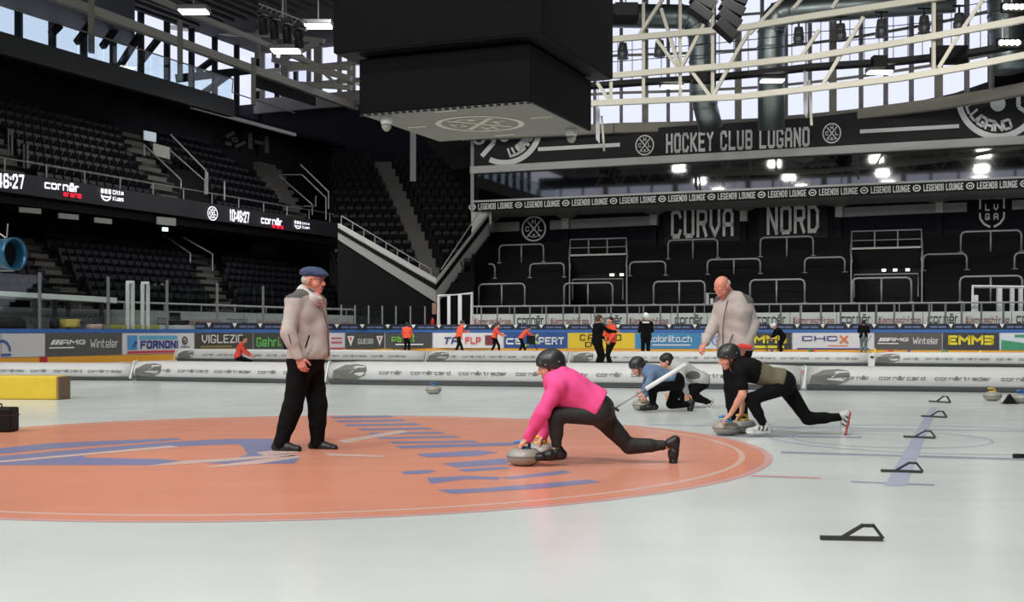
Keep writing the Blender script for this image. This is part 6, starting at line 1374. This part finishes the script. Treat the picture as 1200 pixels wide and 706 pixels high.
# yellow bumper, black case, blue canister at the left edge
yb = empty('foam_bumper', W(20, 470, 18.8), 'yellow foam bumper beam with a worn end at the left edge', 'bumper')
A = G(66.5, 469); d = Vector((-1, .12, 0)).normalized()
B = A + d * 2.6; n = Vector((.12, 1, 0)).normalized() * .4
M_FOAM = mat('foam_yellow', (206, 176, 44), .7, var=.12, ns=6, bump=.1)
MB().hexa([B, A, A + n, B + n] + [q + Vector((0, 0, .39)) for q in (B, A, A + n, B + n)]).build('foam_beam', M_FOAM, yb, bevel=.03)
MB().hexa([A, A - d * .035, A - d * .035 + n, A + n] + [q + Vector((0, 0, .38)) for q in (A, A - d * .035, A - d * .035 + n, A + n)]).build('end_cap', mat('foam_end', (120, 96, 76), .8), yb, bevel=.01)
bc = empty('black_case', G(-8, 507.5), 'black equipment case cut by the left edge above the orange circle', 'case')
c = G(-14, 507.5); MB().box(c + Vector((0, .12, .14)), (.50, .24, .27)).build('case_body', M_BLACK, bc, bevel=.02); MB().tube([c + Vector((-.1, .12, .27)), c + Vector((-.1, .12, .31)), c + Vector((.1, .12, .31)), c + Vector((.1, .12, .27))], .012, 6).build('handle', M_SHOEB, bc); MB().box(c + Vector((0, .12, .19)), (.505, .245, .012)).build('lid_seam', M_SHOEB, bc)
Yb = 21.5; can = empty('blue_blower', Vector((W(-30, 389, Yb).x, Yb, 0)), 'blue metal blower drum with a dark open mouth at the left edge', 'blower')
M_TEAL = mat('drum_blue', (34, 84, 112), .3, .4); cx = W(8, 298, Yb); ax = Vector((1, -.35, 0)).normalized()
Rm = Matrix([[ax.x, 0, 0], [ax.y, 0, 0], [0, 0, 0]])
q = ax.to_track_quat('Z', 'Y').to_matrix()
MB().lathe([(.1, -.75), (.22, -.7), (.27, -.5), (.285, .1), (.30, .14), (.30, .2), (.27, .2), (.255, .12), (.24, -.35), (.02, -.36)], cx, 28, q).build('drum', M_TEAL, can, True)
MB().lathe([(.25, -.02), (.01, -.021)], cx, 28, q).build('mouth', M_BLACK, can)
MB().tube([cx + Vector((0, 0, .29)), cx + Vector((.02, 0, .55))], .012, 6).build('lifting_wire', M_STEEL, can); MB().tube([cx + Vector((-.6, 0, .5)), cx + Vector((-.2, 0, .42)), cx + Vector((-.02, 0, .29))], .015, 6).build('hose', M_STEEL, can)
MB().tube([cx + Vector((-.9, 0, -.29)), cx + Vector((.12, 0, -.29))], .025, 6).build('support_bar', M_STEEL, can)
MB().tube([cx + Vector((-.6, 0, -.29)), Vector((cx.x - .6, cx.y, .05))], .04, 8).build('stand_pole', M_STEEL, can); MB().box(Vector((cx.x - .6, cx.y, .03)), (.6, .6, .06)).build('stand_foot', M_SHOEB, can)
# training cones and pucks by the far boards
def cone(x, y, rgb, nm, lab, h=.36):
    p = G(x, y); r = empty('training_cone', p, lab, 'cone'); m = mat('cone_' + nm, rgb, .5)
    MB().lathe([(.13, .02), (.035, h), (.02, h + .01)], p, 14).build('cone_body', m, r, True); MB().box(p + Vector((0, 0, .012)), (.32, .32, .024)).build('cone_foot', m, r)
cone(904.5, 418.3, (58, 62, 130), 'indigo', 'dark blue training cone at the feet of the bending person')
cone(949, 417, (50, 140, 90), 'green', 'green training cone below the white CHC panel'); cone(964, 416, (226, 200, 50), 'yellow', 'yellow training cone next to the green one')
cone(1025.5, 418, (226, 200, 50), 'yellow', 'yellow training cone right of the person with the stick'); cone(1058, 414.5, (58, 62, 130), 'indigo', 'dark blue training cone close to the boards below the grey panel'); cone(1065, 419, (58, 62, 130), 'indigo', 'dark blue training cone standing a little nearer, below the grey panel')
cone(1149, 419, (226, 200, 50), 'yellow', 'yellow training cone below the dark panel with yellow letters', .3)
p = G(956, 417.2); r = empty('toppled_cone', p, 'red training cone lying on its side beside the green one', 'cone'); MB().lathe([(.13, 0), (.03, .36)], p + Vector((-.15, 0, .14)), 14, Vector((1, .1, -.1)).to_track_quat('Z', 'Y').to_matrix()).build('cone_body', mat('cone_red', (206, 60, 50), .5), r, True); MB().box(p + Vector((-.16, 0, .15)), (.025, .3, .3)).build('cone_foot', mat('cone_red', (206, 60, 50), .5), r)
for x, y, rgb, nm, lab in ((1043.5, 418, (200, 62, 50), 'red', 'red ball on the far ice below the grey panel'), (1107, 418, (90, 140, 80), 'green', 'green ball on the far ice below the dark panel')):
    p = G(x, y); r = empty('ball', p, lab, 'ball'); MB().lathe([(.16 * math.sin(t), .16 - .16 * math.cos(t)) for t in np.linspace(.05, PI - .05, 10)], p, 14).build('ball_shell', mat('ball_' + nm, rgb, .5), r, True); MB().tube([p + Vector((.162 * math.cos(t), .162 * math.sin(t), .16)) for t in np.linspace(0, 2 * PI, 17)[:-1]], .008, 4, close=True).build('seam', M_BLACK, r)
p = G(1090, 418); r = empty('low_step', p, 'low grey step lying on the far ice before the dark panel', 'step'); MB().box(p + Vector((0, 0, .13)), (.62, .3, .05)).build('tread', M_GREYM, r)
for s_ in (-.28, .28): MB().box(p + Vector((s_, 0, .055)), (.04, .28, .11)).build('leg', M_GREYM, r)
# skating aids (tube frames) by the far skaters
def aid(x, Y, lab, w_=.55, h_=.75):
    p = Vector(((x - 600) / F * Y, Y, 0)); r = empty('skating_aid', p, lab, 'skating aid')
    for s_ in (-w_ / 2, w_ / 2): MB().tube([p + Vector((s_, -.3, .03)), p + Vector((s_, .3, .03)), p + Vector((s_, .15, h_)), p + Vector((s_, -.3, .03))], .025, 6).build('side_frame', M_SHOEB, r)
    MB().tube([p + Vector((-w_ / 2, .15, h_)), p + Vector((w_ / 2, .15, h_))], .025, 6).build('grip_bar', M_SHOEB, r)
aid(905.5, 55.2, 'dark tube frame held by the bending person with the white helmet'); aid(467, 58.2, 'low tube frame left of the skater before the green-lettered panel', .5, .3)
r = empty('black_board', far(621, 58), 'black board carried in front of the stooping orange skater', 'board'); MB().box(far(621, 58) + Vector((.05, 0, .72)), (.42, .06, .42)).build('panel', M_BLACK, r)
for s_ in (-.12, .2): MB().tube([far(621, 58) + Vector((s_, 0, .5)), far(621, 58) + Vector((s_ * 2.4, 0, .03))], .025, 6).build('leg', M_SHOEB, r)
st_ = empty('hockey_stick', far(1007, 54.2), 'dark stick in the hands of the person in grey jeans', 'stick'); MB().tube([far(1021, 54.2) + Vector((0, 0, .95)), far(1006, 54.2) + Vector((0, 0, .04))], .018, 6).build('shaft', M_SHOEB, st_); MB().box(far(1003, 54.2) + Vector((0, 0, .035)), (.3, .03, .06)).build('blade', M_SHOEB, st_)
mk = empty('barrier_connector', G(1020, 429), 'small white connector box between two far barrier tubes', 'connector'); MB().box(G(1020, 429.6) + Vector((0, -.1, .22)), (.18, .12, .42)).build('box', M_WHITE, mk); MB().box(G(1020, 429.6) + Vector((0, -.17, .3)), (.1, .03, .06)).build('buckle', M_SHOEB, mk)
